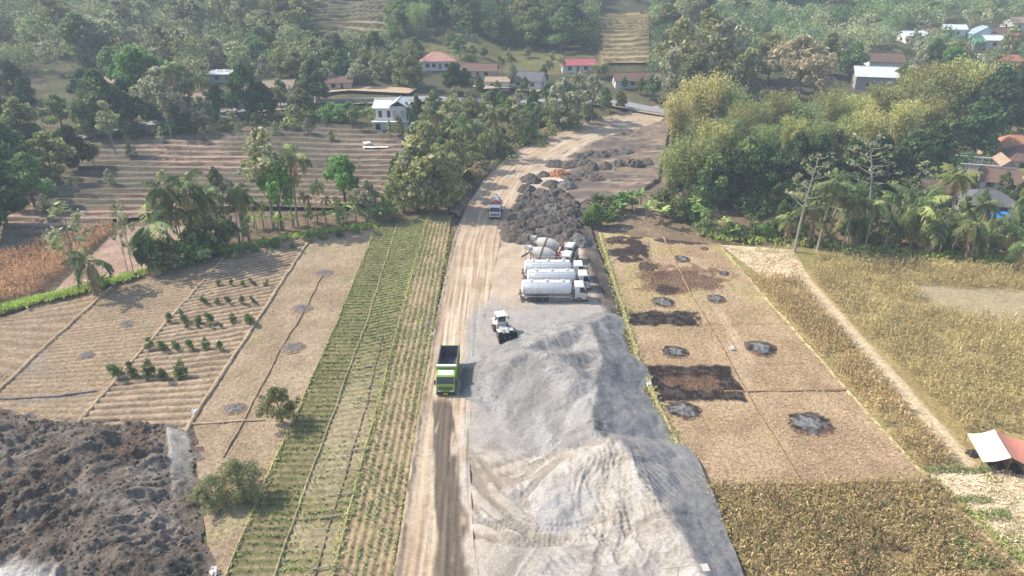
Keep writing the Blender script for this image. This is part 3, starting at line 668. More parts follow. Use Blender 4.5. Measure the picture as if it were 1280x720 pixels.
HEAPS = [(664, 226, 2.6, 'dark grey'), (690, 232, 2.3, 'dark grey'), (699, 219, 2.3, 'orange'), (714, 226, 2.6, 'dark grey'), (728, 219, 2.6, 'brown'), (708, 234, 2.2, 'pale grey'),
         (660, 250, 2.7, 'dark grey'), (678, 244, 2.5, 'brown'), (695, 243, 2.5, 'dark grey'), (655, 262, 2.7, 'dark grey'), (676, 256, 2.6, 'brown'), (692, 254, 2.5, 'dark grey'), (706, 248, 2.3, 'brown'),
         (651, 274, 2.7, 'dark grey'), (671, 268, 2.7, 'dark grey'), (689, 266, 2.6, 'pale grey'), (703, 261, 2.3, 'brown'), (647, 287, 2.6, 'brown'), (667, 282, 2.8, 'brown'), (685, 279, 2.7, 'dark grey'), (700, 274, 2.5, 'brown'),
         (664, 300, 3.0, 'dark grey'), (686, 294, 2.9, 'brown'), (703, 288, 2.6, 'dark grey'), (706, 302, 2.7, 'brown'), (722, 303, 2.4, 'pale grey'),
         (640, 297, 2.2, 'brown'), (676, 303, 2.4, 'dark grey'), (713, 293, 2.3, 'dark grey'), (714, 281, 2.2, 'brown'), (712, 268, 2.2, 'dark grey'), (712, 256, 2.2, 'brown'), (658, 238, 2.2, 'dark grey'), (680, 220, 2.2, 'brown'), (742, 224, 2.4, 'brown'), (740, 210, 2.6, 'dark grey'), (756, 210, 2.6, 'brown'), (773, 208, 2.6, 'dark grey'), (790, 207, 2.6, 'brown'), (808, 205, 2.4, 'brown'), (722, 198, 2.5, 'dark grey'), (737, 195, 3.0, 'dark grey'), (752, 196, 3.0, 'dark grey'), (766, 193, 3.0, 'brown'), (781, 193, 2.8, 'dark grey'), (695, 207, 2.6, 'dark grey'), (710, 208, 2.8, 'brown'), (728, 207, 2.6, 'brown')]
ORD = ['first', 'second', 'third', 'fourth', 'fifth', 'sixth', 'seventh', 'eighth', 'ninth', 'tenth', 'eleventh', 'twelfth', 'thirteenth', 'fourteenth', 'fifteenth', 'sixteenth', 'seventeenth', 'eighteenth', 'nineteenth', 'twentieth']
def ordw(i):
    if i < 20: return ORD[i]
    t = ['twenty', 'thirty', 'forty', 'fifty', 'sixty', 'seventy'][(i + 1) // 10 - 2]; k = (i + 1) % 10
    return (t[:-1] + 'ieth') if k == 0 else t + '-' + ORD[k - 1]
cnt = {}
for i, (a, b, r, c) in enumerate(HEAPS):
    r *= 1.12; p = at(a, b, 0); me = HM[c][i % len(HM[c])]; o = link('soil_heap', me)
    p = G1(a, b); o.location = (p[0], p[1], p[2] + .05); o.rotation_euler = (0, 0, random.random() * 6.28); o.scale = (r, r * random.uniform(.85, 1.1), r * random.uniform(.9, 1.2))
    row = 'in the long bank by the diggings' if b < 211 else 'beside the road bend' if b < 236 else 'in the rows behind the parked mixers'
    k = (row, c); cnt[k] = cnt.get(k, 0) + 1
    tag(o, '%s farthest %s soil heap %s' % (ordw(cnt[k] - 1), c, row) if c != 'orange' else 'small orange soil heap among grey heaps at the road bend', 'soil heap', 'tipped soil heaps')
# ash rings and small burnt heaps
def ashmesh(sd, c0=(.03, .027, .027), c1=(.19, .185, .18), c2=(.36, .25, .14)):
    nr, na = 22, 72; rr, aa = np.meshgrid(np.linspace(0, 1, nr), np.arange(na) * 2 * math.pi / na, indexing='ij'); rr, aa = rr.ravel(), aa.ravel()
    cx, cy = np.cos(aa), np.sin(aa); jag = .72 + .5 * fbm(cx * 1.6 + sd * 5, cy * 1.6, 4, sd, .65)
    x, y = rr * jag * cx, rr * jag * cy; n = fbm(x * 5 + sd, y * 5, 4, sd + 1); n2 = fbm(x * 11 + sd, y * 11, 2, sd + 2)
    z = .18 * (1 - rr ** 2) * (.3 + n) + (n2 - .5) * .1 * (1 - rr) + .02 * (1 - rr) - .03 * rr
    g = 1 - ss(.3, .8, rr + (n - .5) * 1.1)
    c = lerp(c0, c1, g) * (.55 + .9 * n2)[:, None]
    c = mixc(c, c2, ss(.82, 1.0, rr + (n2 - .5) * .5))
    if sd < 10: c = mixc(c, (.14, .075, .05), ss(.5, .62, fbm(x * 3 + sd * 2, y * 3, 3, sd + 5)) * ss(.5, .75, rr) * .7)
    Q = [(i * na + j, i * na + (j + 1) % na, (i + 1) * na + (j + 1) % na, (i + 1) * na + j) for i in range(nr - 1) for j in range(na)]
    me = npmesh('ash_patch', np.stack([x, y, z], -1), Q, c, True); me.materials.append(M['ash']); return me
AM = [ashmesh(i) for i in range(4)] + [ashmesh(i + 20, (.2, .16, .13), (.17, .16, .155)) for i in range(3)]
for i, (a, b, rx, ry, lab) in enumerate((
        (828, 378, 16, 7, 'round grey ash patch just above the upper burnt rectangle'), (895, 374, 12, 6, 'small round ash patch right of the upper burnt rectangle'),
        (843, 440, 19, 8.5, 'charred ash patch between the two burnt rectangles'), (951, 436, 21, 10, 'charred ash patch with reddish rim right of the middle field line'),
        (853, 513, 25, 12, 'wide grey ash patch below the lower burnt rectangle'), (1012, 530, 29, 16, 'largest burnt ash patch near the standing maize'),
        (852, 324, 11, 5, 'small pale ash patch at the far end of the stubble field'), (905, 342, 7, 3.2, 'tiny ash patch nearest the pale straw plot'), (880, 311, 6, 2.4, 'faint little burn mark at the far edge of the stubble'),
        (404, 342, 14, 5, 'purple-grey ash patch at the top of the left tan field'), (377, 386, 15, 5.5, 'grey ash patch second down the left tan field'), (365, 435, 16, 7.5, 'grey ash patch third down the left tan field'),
        (292, 511, 18, 8, 'dark ash patch lowest in the left tan field'), (158, 405, 12, 4.5, 'thin grey ash patch in the stubble left of the shrub rows'), (107, 445, 12, 5, 'faint ash patch near the left shrub row'))):
    p = at(a, b, 0); q = at(a + rx, b, 0); t = at(a, b - ry, 0)
    o = link('ash_patch', AM[i % 4] if i < 9 else AM[4 + i % 3]); o.location = (p[0], p[1], .09); o.scale = (q[0] - p[0], t[1] - p[1], 1.5); tag(o, lab, 'ash patch', 'burnt ash patches')
# ------------------------------------------------------------------ crops: blades by the thousand
def blades(base, az, L, lean, droop, wd, col, tipc=None):
    """bent tapering blades; all arguments per blade"""
    n = len(base); ca, sa = np.cos(az), np.sin(az)
    def dirv(a): return np.stack([np.sin(a) * ca, np.sin(a) * sa, np.cos(a)], -1)
    p0 = base; p1 = p0 + dirv(lean) * (L * .5)[:, None]; p2 = p1 + dirv(lean + droop) * (L * .5)[:, None]
    s = np.stack([-sa, ca, 0 * ca], -1)
    V = np.stack([p0 - s * wd[:, None] * .5, p0 + s * wd[:, None] * .5, p1 - s * wd[:, None], p1 + s * wd[:, None], p2 - s * (wd * .25)[:, None], p2 + s * (wd * .25)[:, None]], 1)
    i = np.arange(n)[:, None] * 6
    Q = np.concatenate([i + [0, 1, 3, 2], i + [2, 3, 5, 4]], 0)
    cc = np.repeat(col[:, None, :], 6, 1)
    return V.reshape(-1, 3), Q, cc.reshape(-1, 3)
def joinm(parts):
    V = []; Q = []; Cc = []; n = 0
    for v, q, c in parts: V.append(v); Q.append(q + n); Cc.append(c); n += len(v)
    return np.concatenate(V), np.concatenate(Q), np.concatenate(Cc)
def palette(n, cols, jit=.2):
    cols = np.array(cols); c = cols[rng.integers(0, len(cols), n)]; return c * rng.uniform(1 - jit, 1 + jit, (n, 1))
def scatter_poly(poly, spacing, jit=.6):
    x0, y0 = poly[:, :2].min(0); x1, y1 = poly[:, :2].max(0)
    X, Y = np.meshgrid(np.arange(x0, x1, spacing), np.arange(y0, y1, spacing)); x = X.ravel(); y = Y.ravel()
    x = x + rng.uniform(-jit, jit, len(x)) * spacing; y = y + rng.uniform(-jit, jit, len(x)) * spacing
    k = inpoly(x, y, poly[:, :2]); return np.stack([x[k], y[k]], -1)
def pxpoly(pts): a = np.array(pts, float); return at(a[:, 0], a[:, 1], 0)
def maize(name, label, pts, spacing, cols, hgt=1.9, thin=None, leaves=6, lw=.058, mt='straw'):
    P = scatter_poly(pxpoly(pts), spacing)
    if thin is not None: P = P[thin(P)]
    n = len(P); z = np.zeros(n); h = hgt * rng.uniform(.75, 1.15, n) * (.8 + .4 * fbm(P[:, 0] / 4, P[:, 1] / 4, 3, 70))
    B = np.c_[P, z]; parts = []
    tone = (.45 + 1.1 * fbm(P[:, 0] / 3.5, P[:, 1] / 3.5, 4, 75, .65))[:, None]
    parts.append(blades(B, rng.uniform(0, 6.28, n), h, rng.normal(0, .12, n), rng.normal(0, .15, n), np.full(n, lw * .55), palette(n, cols) * tone))
    for k in range(leaves):
        f = .18 + .8 * k / leaves; b = B.copy(); b[:, 2] += h * f
        parts.append(blades(b, rng.uniform(0, 6.28, n), h * rng.uniform(.3, .55, n) * (1.1 - .5 * f), rng.uniform(.3, 1.0, n), rng.uniform(.7, 1.7, n), np.full(n, lw) * rng.uniform(.7, 1.3, n), palette(n, cols, .35) * tone))
    o = link(name, npmesh(name, *joinm(parts)), M[mt]); tag(o, label, 'crop', kind='stuff'); return n
DRY = [(.40, .29, .13), (.33, .22, .09), (.24, .16, .07), (.46, .36, .19), (.26, .22, .08), (.2, .19, .06)]
GOLD = [(.37, .29, .12), (.31, .235, .09), (.26, .2, .08), (.43, .35, .18), (.23, .21, .07), (.28, .25, .09)]
def nopath(P):
    px, py = proj(P[:, 0], P[:, 1], 0 * P[:, 0])
    a = np.abs(px - (1000 + (py - 345) * .90)) > 9 + (py - 345) * .04
    b = ~((px > 1140 + (py - 360) * 1.5 + rng.normal(0, 5, len(px))) & (py > 358 + (px - 1180) * .05 + rng.normal(0, 1.5, len(px))) & (py < 388 + (px - 1180) * .14 + rng.normal(0, 1.5, len(px))))
    c = ~((px < 1015) & (py < 347)); d = np.hypot((px - 1250) / 50, (py - 570) / 30) > 1
    return a & b & c & d & (fbm(P[:, 0] / 3, P[:, 1] / 3, 3, 79) > .3)
maize('maize_crop', 'golden ripe maize standing right of the pale straw path', [(1005, 320), (1300, 338), (1420, 420), (1500, 600), (1290, 590), (1210, 545), (1010, 352)], .62, GOLD, 1.7, nopath)
maize('maize_crop', 'brown maize strip between the stubble field and the straw path', [(938, 347), (1000, 350), (1095, 440), (1205, 560), (1205, 582), (1150, 584), (1040, 460)], .5, DRY, 1.6, nopath)
maize('maize_crop', 'dry brown maize block along the bottom right edge', [(868, 610), (1165, 604), (1262, 705), (1300, 740), (940, 740), (905, 675)], .42, DRY + [(.16, .16, .05)], 1.5,
      lambda P: (lambda px, py: (np.hypot((px - 1112) / 27, (py - 697) / 9) > 1) & ~((px > 1180 + (py - 640) * .3) & (rng.random(len(px)) < .6)))(*proj(P[:, 0], P[:, 1], 0 * P[:, 0])))
maize('maize_crop', 'dry golden maize left of the palm row', [(-40, 350), (-20, 325), (60, 306), (130, 285), (150, 285), (95, 330), (40, 372), (-30, 385)], .55, [(.5, .33, .15), (.42, .27, .12), (.36, .22, .1)], 1.8)
def tufts(name, label, P, hgt, wd, cols, nb=4, lean=(.1, .9), mt='straw', z=.06, tone_s=6):
    n = len(P); parts = []; tone = (.7 + .6 * fbm(P[:, 0] / tone_s, P[:, 1] / tone_s, 4, 85))[:, None]
    B = np.c_[P[:, :2], P[:, 2] if P.shape[1] > 2 else np.full(n, z)]
    for k in range(nb):
        parts.append(blades(B, rng.uniform(0, 6.28, n), hgt * rng.uniform(.6, 1.3, n), rng.uniform(*lean, n), rng.uniform(.1, .9, n), np.full(n, wd) * rng.uniform(.7, 1.3, n), palette(n, cols, .3) * tone))
    return tag(link(name, npmesh(name, *joinm(parts)), M[mt]), label, 'crop', kind='stuff')
TAN = [(.5, .36, .2), (.4, .28, .15), (.58, .45, .28), (.3, .2, .11)]
def unburnt(P):
    px, py = proj(P[:, 0], P[:, 1], 0 * P[:, 0])
    b = (px > 780) & (px < 880) & (py > 387) & (py < 409) | (px > 800) & (px < 940) & (py > 455) & (py < 505) | (np.hypot((px - 850) / 56, (py - 350) / 17) < 1)
    for cx, cy, r in ((828, 378, 16), (895, 374, 13), (843, 440, 20), (951, 436, 23), (853, 513, 27), (1012, 530, 32), (790, 315, 32), (852, 324, 12)): b |= np.hypot(px - cx, (py - cy) * 2) < r
    return P[~b]
tufts('rice_stubble', 'short cut straw stubble over the right-hand field', unburnt(scatter_poly(pxpoly([(755, 298), (895, 308), (1155, 600), (875, 606), (805, 470)]), .42)), .16, .035, TAN, 4)
tufts('rice_stubble', 'short cut straw stubble on the left tan field', scatter_poly(pxpoly([(394, 300), (466, 300), (290, 700), (270, 715), (244, 530)]), .55), .14, .035, [(.5, .38, .25), (.42, .31, .2), (.33, .24, .15)], 3)
tufts('rice_stubble', 'short cut straw stubble on the far left fields', scatter_poly(pxpoly([(20, 396), (150, 350), (275, 328), (100, 522), (-60, 520), (-80, 430)]), .75), .16, .04, [(.5, .37, .24), (.42, .3, .2), (.33, .23, .15)], 3)
tufts('straw_litter', 'pale straw spread over the threshed plots on the right', np.concatenate([scatter_poly(pxpoly(q), .45) for q in ([(905, 310), (990, 314), (1010, 345), (955, 346)], [(1170, 588), (1300, 588), (1340, 740), (1290, 715)])]), .4, .05, [(.62, .5, .33), (.52, .41, .25), (.7, .58, .42), (.36, .28, .15)], 3, (.9, 1.5))
GRN = [(.08, .125, .035), (.105, .14, .045), (.065, .1, .03), (.17, .17, .075)]
def rowplants(A_, B_, per, dens, keep, along='v'):
    a = np.array(A_, float); b = np.array(B_, float); A, ta = resample(at(a[:, 0], a[:, 1], 0), 600); B, tb = resample(at(b[:, 0], b[:, 1], 0), 600)
    out = []
    if along == 'v':
        k = 0
        while True:
            v = per * (k + .25); k += 1
            if v > ta[-1]: break
            i = np.interp(v, ta, np.arange(600)); i0 = int(i)
            if i0 >= 599: break
            wl = np.linalg.norm(B[i0] - A[i0]); m = max(2, int(wl * dens)); t = (np.arange(m) + rng.uniform(-.3, .3, m)) / m
            p = A[i0][None] * (1 - t)[:, None] + B[i0][None] * t[:, None]; p[:, 1] += rng.normal(0, .13, m)
            wb = (fbm(p[:, 0] / 4, p[:, 1] / 4, 3, 6) - .5) * .12; p[:, 1] += wb; out.append(p)
    else:
        wid = np.linalg.norm(B - A, axis=1); step = 1 / dens; m = int(ta[-1] * dens)
        for q in np.arange(per * .25, wid.max(), per):
            v = (np.arange(m) + rng.uniform(-.3, .3, m)) * step; i = np.clip(np.interp(v, ta, np.arange(600)).astype(int), 0, 599)
            ok = wid[i] > q; i = i[ok]; t = q / wid[i]; p = A[i] * (1 - t)[:, None] + B[i] * t[:, None]; p[:, 0] += rng.normal(0, .11, len(p)) + (fbm(p[:, 1] / 5, p[:, 0] / 5, 2, 9) - .5) * .4; out.append(p)
    P = np.concatenate(out); P[:, 2] = .14; px, py = proj(P[:, 0], P[:, 1], P[:, 2]); return P[keep(px, py, P)]
tufts('bean_crop', 'green crop in cross rows on the left green strip', rowplants(La, Lb1, 1.05, 6.5, lambda px, py, P: rng.random(len(px)) < np.where(py > 470, 2.2, 2.6) * fbm(P[:, 0] / 2.5, P[:, 1] / 2.5, 4, 86) - np.where(py > 470, .62, .45)), .25, .06, [(.075, .115, .03), (.11, .14, .045), (.07, .1, .03), (.19, .175, .08)], 5, (.2, 1.0), 'leaf')
tufts('bean_crop', 'bright green crop block in the middle of the green strips', rowplants(Lb1, Lb2, 1.05, 6.5, lambda px, py, P: rng.random(len(px)) < np.where(py < 440, 2.4, 1.6) * fbm(P[:, 0] / 2.5, P[:, 1] / 2.5, 4, 88) - np.where(py < 440, .2, .5)), .25, .06, [(.075, .125, .035), (.1, .15, .045), (.14, .16, .06), (.2, .19, .085)], 5, (.2, 1.0), 'leaf')
tufts('bean_crop', 'lengthwise rows of green seedlings beside the dirt road', rowplants(Lb2, Lc, .86, 4.5, lambda px, py, P: rng.random(len(px)) < np.where(py > 470, 2.4, 2.8) * fbm(P[:, 0] / 2.5, P[:, 1] / 4, 4, 87) - .62, 'u'), .25, .06, GRN, 6, (.2, 1.0), 'leaf')
def along(pts, n, sp, zz=0.1):
    P = pxpoly(pts); P, t = resample(P, n); P[:, :2] += rng.normal(0, sp, (n, 2)); P[:, 2] = zz; return P
tufts('verge_grass', 'rough grass along the bunds and the field edges', np.concatenate([along(Lb2, 700, .25), along(La, 450, .2), along([(750, 296), (800, 462), (870, 610), (905, 680), (935, 735)], 1100, .45), along([(1165, 600), (1290, 715)], 260, .4), along(Rk[:3], 260, .3), along(Lc, 300, .3)]), .38, .04, [(.15, .17, .05), (.22, .2, .07), (.3, .26, .12), (.1, .13, .03)], 5, (.1, .9), 'leaf')
tufts('bank_grass', 'bright green grass on the bank at the left edge', np.concatenate([along([(-30, 400), (20, 385), (100, 366), (165, 348)], 1800, .7, .4), along([(165, 348), (270, 316), (390, 293), (470, 283)], 900, .8, .3), along([(885, 296), (1000, 304), (1060, 310), (1280, 330)], 800, 1.5, .2)]), .7, .07, [(.14, .19, .035), (.18, .24, .05), (.1, .14, .03)], 5, (.1, 1.0), 'leaf')
tufts('green_weeds', 'patches of low green weeds in the lower right straw plot', np.concatenate([scatter_poly(pxpoly(q), .22) for q in ([(1150, 585), (1245, 585), (1240, 592), (1158, 592)], [(1195, 622), (1235, 620), (1240, 628), (1200, 630)], [(1200, 640), (1260, 638), (1265, 650), (1215, 650)], [(1190, 660), (1230, 690), (1262, 712), (1180, 712)])]), .35, .05, GRN, 4, (.1, 1.0), 'leaf')
# bamboo canes lying across the middle strip
for i, (xa, ya, xb, yb) in enumerate(((467, 435, 495, 434), (455, 458, 490, 457), (454, 469, 490, 468), (453, 482, 488, 481), (448, 510, 476, 508), (433, 546, 462, 543), (430, 564, 465, 560), (421, 589, 452, 587), (410, 619, 448, 616), (399, 648, 441, 642), (386, 663, 430, 661), (384, 713, 428, 706), (440, 500, 472, 500))):
    p, q = at(xa, ya, .3), at(xb, yb, .3); mb = MB(); mid = (p + q) / 2; mid[2] += .04
    mb.tube([Vector(p) - Vector(p), Vector(mid) - Vector(p), Vector(q) - Vector(p)], [.06, .055, .04], 6)
    o = mb.build('bamboo_pole', M['palebark']); o.location = Vector(p)
    tag(o, 'pale bamboo pole across the middle strip, %s from the far end' % ordw(i if i < 4 else (4 if i == 12 else i + 1)), 'pole', 'bamboo poles laid across the crop strip')

def clods():
    n = 4200; poly = at(np.array([-60, 0, 60, 120, 240, 246, 258, 268, -120]), np.array([516, 514, 524, 528, 532, 600, 690, 740, 740]), 0)[:, :2]
    x0, y0 = poly.min(0); x1, y1 = poly.max(0); x = rng.uniform(x0, x1, n * 3); y = rng.uniform(y0, y1, n * 3); k = inpoly(x, y, poly) & (x > -72); x, y = x[k][:n], y[k][:n]; n = len(x)
    dg = bpy.context.evaluated_depsgraph_get(); so_ = bpy.data.objects['soil_tip']; V = []; Cc = []; Q = []
    base = np.array([(-1, -1, -1), (1, -1, -1), (1, 1, -1), (-1, 1, -1), (-.7, -.7, 1), (.7, -.7, 1), (.7, .7, 1), (-.7, .7, 1)]) * .5
    f = np.array([(3, 2, 1, 0), (4, 5, 6, 7), (0, 1, 5, 4), (1, 2, 6, 5), (2, 3, 7, 6), (3, 0, 4, 7)])
    from mathutils.bvhtree import BVHTree
    bvh = BVHTree.FromObject(so_, dg); m = 0
    for a, b in zip(x, y):
        h = bvh.ray_cast(Vector((a, b, 20)), Vector((0, 0, -1)))[0]
        if h is None: continue
        qx, qy = proj(a, b, h[2])
        if abs(qx - (219 + (qy - 530) * .1)) < 14 and qy < 630: continue
        if math.hypot((qx + 10) / 130, (qy - 750) / 58) < 1.0: continue
        s_ = .07 + .24 * random.random() ** 4; v = base * rng.uniform(.6, 1.4, (8, 3)) * s_ ; e = Euler((random.random() * 3, random.random() * 3, random.random() * 6)).to_matrix(); v = v @ np.array(e).T + np.array(h)
        V.append(v); Q.append(f + m); m += 8; Cc.append(np.tile(np.array([(.1, .08, .064), (.16, .135, .11), (.19, .165, .135), (.13, .11, .09)][rng.integers(0, 4)]) * rng.uniform(.8, 1.2), (8, 1)))
    tag(link('soil_clods', npmesh('soil_clods', np.concatenate(V), np.concatenate(Q), np.concatenate(Cc)), M['soil']), 'loose clods and stones strewn over the dark soil tip', 'clods', kind='stuff')
bpy.context.view_layer.update(); clods()

BURN = [scatter_poly(pxpoly(q), .3) for q in ([(786, 389), (874, 389), (878, 406), (790, 407)], [(808, 458), (912, 458), (932, 502), (822, 503)], [(800, 340), (900, 338), (905, 360), (830, 370), (802, 355)], [(755, 298), (812, 302), (816, 332), (770, 325)])]
tufts('burnt_stubble', 'charred stubble standing in the burnt patches of the right-hand field', np.concatenate(BURN), .16, .04, [(.03, .026, .024), (.06, .045, .036), (.14, .085, .05), (.025, .022, .022)], 3)
P = W([(45, 215), (130, 184), (300, 170), (425, 162), (500, 176), (500, 250), (300, 258), (165, 272), (20, 312)])
Q_ = scatter_poly(P, 2.2); tufts('terrace_weeds', 'dry weeds and stubble along the left terraces', np.c_[Q_, Hgt(Q_[:, 0], Q_[:, 1]) + .25], .5, .08, [(.2, .17, .08), (.28, .21, .12), (.12, .12, .05), (.15, .15, .07)], 3, (.1, 1.0))

def stones():
    """loose stone rolled to the foot of the stockpiles and over the yard floor"""
    n = 15000; x = rng.uniform(-8, 20, n); y = rng.uniform(43, 108, n); j = np.clip(((x - PX[0]) / .14).round().astype(int), 0, PH.shape[1] - 1); i = np.clip(((y - PY[0]) / .14).round().astype(int), 0, PH.shape[0] - 1); h = PH[i, j]
    px, py = proj(x, y, h); edge = at(np.array([p[0] for p in YardR[7:]]), np.array([p[1] for p in YardR[7:]]), 0); right = np.interp(y, edge[::-1, 1], edge[::-1, 0])
    ok = (x < right - .3) & (px > 596) & (y > 73 + 2 * rng.normal(size=n)) & (rng.random(n) < np.where(h < .1, .12, np.where(h < 1.2, .8, .22))); x, y, h = x[ok], y[ok], h[ok]; n = len(x)
    base = np.array([(-1, -1, -1), (1, -1, -1), (1, 1, -1), (-1, 1, -1), (-.6, -.6, 1), (.6, -.6, 1), (.6, .6, 1), (-.6, .6, 1)]) * .5; f = np.array([(4, 5, 6, 7), (0, 1, 5, 4), (1, 2, 6, 5), (2, 3, 7, 6), (3, 0, 4, 7)])
    s_ = (.05 + .11 * rng.random(n) ** 3)[:, None, None]; V = base[None] * rng.uniform(.6, 1.4, (n, 8, 3)) * s_; a = rng.uniform(0, 6.28, n); ca, sa = np.cos(a)[:, None], np.sin(a)[:, None]
    V = np.stack([V[..., 0] * ca - V[..., 1] * sa + x[:, None], V[..., 0] * sa + V[..., 1] * ca + y[:, None], V[..., 2] + h[:, None] + np.where(h < .1, .12, .02)[:, None]], -1).reshape(-1, 3)
    Q = (f[None] + np.arange(n)[:, None, None] * 8).reshape(-1, 4); c = np.repeat(rng.uniform(.2, .42, (n, 1)) * np.array([[1, .97, .93]]), 8, 0)
    tag(link('loose_stones', npmesh('loose_stones', V, Q, c), M['gravel']), 'loose stones scattered over the stockpiles and the yard floor', 'stones', kind='stuff')
stones()
# ------------------------------------------------------------------ trees and plants
def leafcloud(cent, rad, nper, size, cols, flat=.8, asp=.5, hang=0.0, up=0.35, mono=0.0):
    """leaf-sized faces spread through lumps; returns V,Q,Col"""
    V = []; Cc = []
    for (c, r) in zip(cent, rad):
        n = max(6, int(nper * (r if np.isscalar(r) else r[0]) ** 2))
        d = rng.normal(size=(n, 3)); d /= np.linalg.norm(d, axis=1)[:, None]
        rr = rng.uniform(.25, 1, n) ** .45
        p = np.asarray(c) + d * (rr * r)[:, None] * np.array([1, 1, flat])
        nrm = d * .6 + rng.normal(size=(n, 3)) * .7 + np.array([0, 0, up]); nrm /= np.linalg.norm(nrm, axis=1)[:, None]
        t = np.cross(nrm, rng.normal(size=(n, 3))); t[:, 2] -= hang; t -= nrm * (t * nrm).sum(1)[:, None]; t /= np.linalg.norm(t, axis=1)[:, None] + 1e-6; b = np.cross(nrm, t)
        s = size * rng.uniform(.6, 1.35, n)[:, None]
        V.append(np.stack([p - t * s, p + b * s * asp, p + t * s, p - b * s * asp], 1).reshape(-1, 3))
        base = np.array(cols)[rng.integers(0, len(cols), n)] * rng.uniform(.7, 1.3, (n, 1)) * rng.uniform(.8, 1.2)
        if mono: base = base * (1 - mono) + np.array(cols)[rng.integers(0, len(cols))] * rng.uniform(.7, 1.3, (n, 1)) * mono
        Cc.append(np.repeat(base, 4, 0))
    V = np.concatenate(V); Cc = np.concatenate(Cc); Q = np.arange(len(V)).reshape(-1, 4)
    return V, Q, Cc
def trunkmesh(h, r, limbs, lean=(0, 0), n=7, mt='bark', top=.85):
    mb = MB(); pts = [Vector((lean[0] * t * t + .12 * math.sin(t * 5) * r * 3, lean[1] * t * t, h * top * t - .4 * (t == 0))) for t in (0, .25, .5, .75, 1)]
    mb.tube(pts, [r * 1.25, r, r * .8, r * .6, r * .25], n)
    for e in limbs:
        e = Vector(e); t = min(.92, max(.3, (e.z / h) * .72 - .08)); k = t * 4; i = min(3, int(k)); p = pts[i].lerp(pts[i + 1], k - i); m = p.lerp(e, .5) + Vector((0, 0, -.1 * (e - p).length + .25 * (e - p).length * .4))
        mb.tube([p, m, e], [r * .45 * (1 - t * .5), r * .28, r * .08], 5)
    me = mb.mesh('trunk', True); me.materials.append(M[mt]); return me
PROTO = {}
def reg(kind, h, **parts): PROTO.setdefault(kind, []).append((h, parts))
def crownmesh(v): me = npmesh('crown', *v); me.materials.append(M['leaf']); return me
def broad(kind, h, w, nl, cols, size=.42, nper=55, clump=(1.0, 1.9), low=.3, nvar=3, asp=.5, flat=.75, tr=.22, mt='bark', gaps=1.0):
    for k in range(nvar):
        cent = []; rad = []; lean = (random.uniform(-.8, .8), random.uniform(-.8, .8))
        for i in range(nl):
            t = rng.uniform(0, 1) ** .8; z = h * (low + (1 - low) * t) - .07 * h
            prof = math.sin(math.pi * min(1, (t * .82 + .2))) ** .7
            a = rng.uniform(0, 6.28); q = w / 2 * prof * rng.uniform(.35, 1.0) * gaps
            r = rng.uniform(*clump) * (1.1 - .35 * t)
            cent.append((lean[0] * t + q * math.cos(a), lean[1] * t + q * math.sin(a), max(z, r * .6))); rad.append(r)
        lim = [c for c in sorted(cent, key=lambda c: -math.hypot(c[0], c[1]))[:7]]
        reg(kind, h, trunk=trunkmesh(h, tr, lim, lean, mt=mt), crown=crownmesh(leafcloud(cent, rad, nper, size, cols, flat, asp)))
OLIVE = [(.085, .09, .03), (.11, .11, .04), (.065, .075, .025), (.14, .13, .055)]
DKG = [(.03, .055, .02), (.04, .07, .022), (.055, .085, .03), (.025, .042, .018)]
MIDG = [(.06, .095, .028), (.08, .12, .035), (.05, .075, .025), (.1, .13, .045)]
LTG = [(.12, .14, .052), (.15, .16, .065), (.09, .11, .04), (.18, .18, .085)]
BRT = [(.065, .125, .025), (.085, .155, .035), (.05, .095, .022), (.11, .17, .045)]
GREY = [(.12, .13, .075), (.15, .15, .09), (.09, .1, .055), (.18, .18, .11)]
BAM = [(.17, .17, .05), (.22, .2, .065), (.13, .145, .042), (.26, .235, .09), (.1, .115, .034)]
PINK = [(.16, .125, .08), (.2, .15, .1), (.13, .105, .06), (.24, .185, .13), (.1, .095, .045)]
YEL = [(.16, .15, .06), (.2, .18, .08), (.12, .12, .045), (.09, .095, .035)]
broad('olive', 11, 8, 34, OLIVE); broad('dark', 12, 9, 40, DKG, nper=60); broad('mid', 11, 8, 34, MIDG)
broad('light', 10, 6.5, 30, LTG, clump=(.7, 1.4), nper=48, low=.18); broad('grey', 12, 8, 32, GREY, clump=(.8, 1.6), nper=42)
broad('bright', 8, 6, 26, BRT, size=.34, nper=90, clump=(.8, 1.4), nvar=2, low=.48); broad('pink', 11, 14, 60, PINK, nvar=1, nper=50, clump=(.9, 1.7), low=.3)
broad('yellow', 13, 9, 40, YEL, nper=45, clump=(.8, 1.6))
broad('sparse', 12, 5, 17, LTG + GREY, clump=(.5, 1.1), nper=36, low=.45, tr=.13, mt='palebark', size=.34)
broad('tall', 15, 5, 22, OLIVE + GREY, clump=(.7, 1.3), nper=42, low=.5, tr=.17, mt='palebark')
broad('small', 4.6, 5.2, 46, [(.07, .09, .03), (.09, .11, .035), (.055, .07, .025)], size=.14, nper=300, clump=(.5, .85), low=.3, nvar=2, tr=.1, asp=.35)
broad('scrubby', 4.4, 6.4, 60, [(.13, .13, .06), (.16, .155, .075), (.1, .105, .048)], size=.14, nper=280, clump=(.5, .9), low=.1, nvar=2, tr=.09, asp=.35)
broad('shrub', 1.9, 1.5, 14, [(.045, .075, .022), (.06, .095, .028), (.08, .115, .035)], size=.12, nper=420, clump=(.34, .5), low=.22, nvar=5, tr=.04, asp=.45, gaps=.72)
broad('bush', 2.6, 3.4, 16, MIDG + OLIVE, size=.26, nper=110, clump=(.5, .95), low=.1, nvar=3, tr=.06)
broad('greenbush', 2.6, 3.2, 16, BRT + MIDG, size=.26, nper=110, clump=(.5, .95), low=.1, nvar=2, tr=.06)
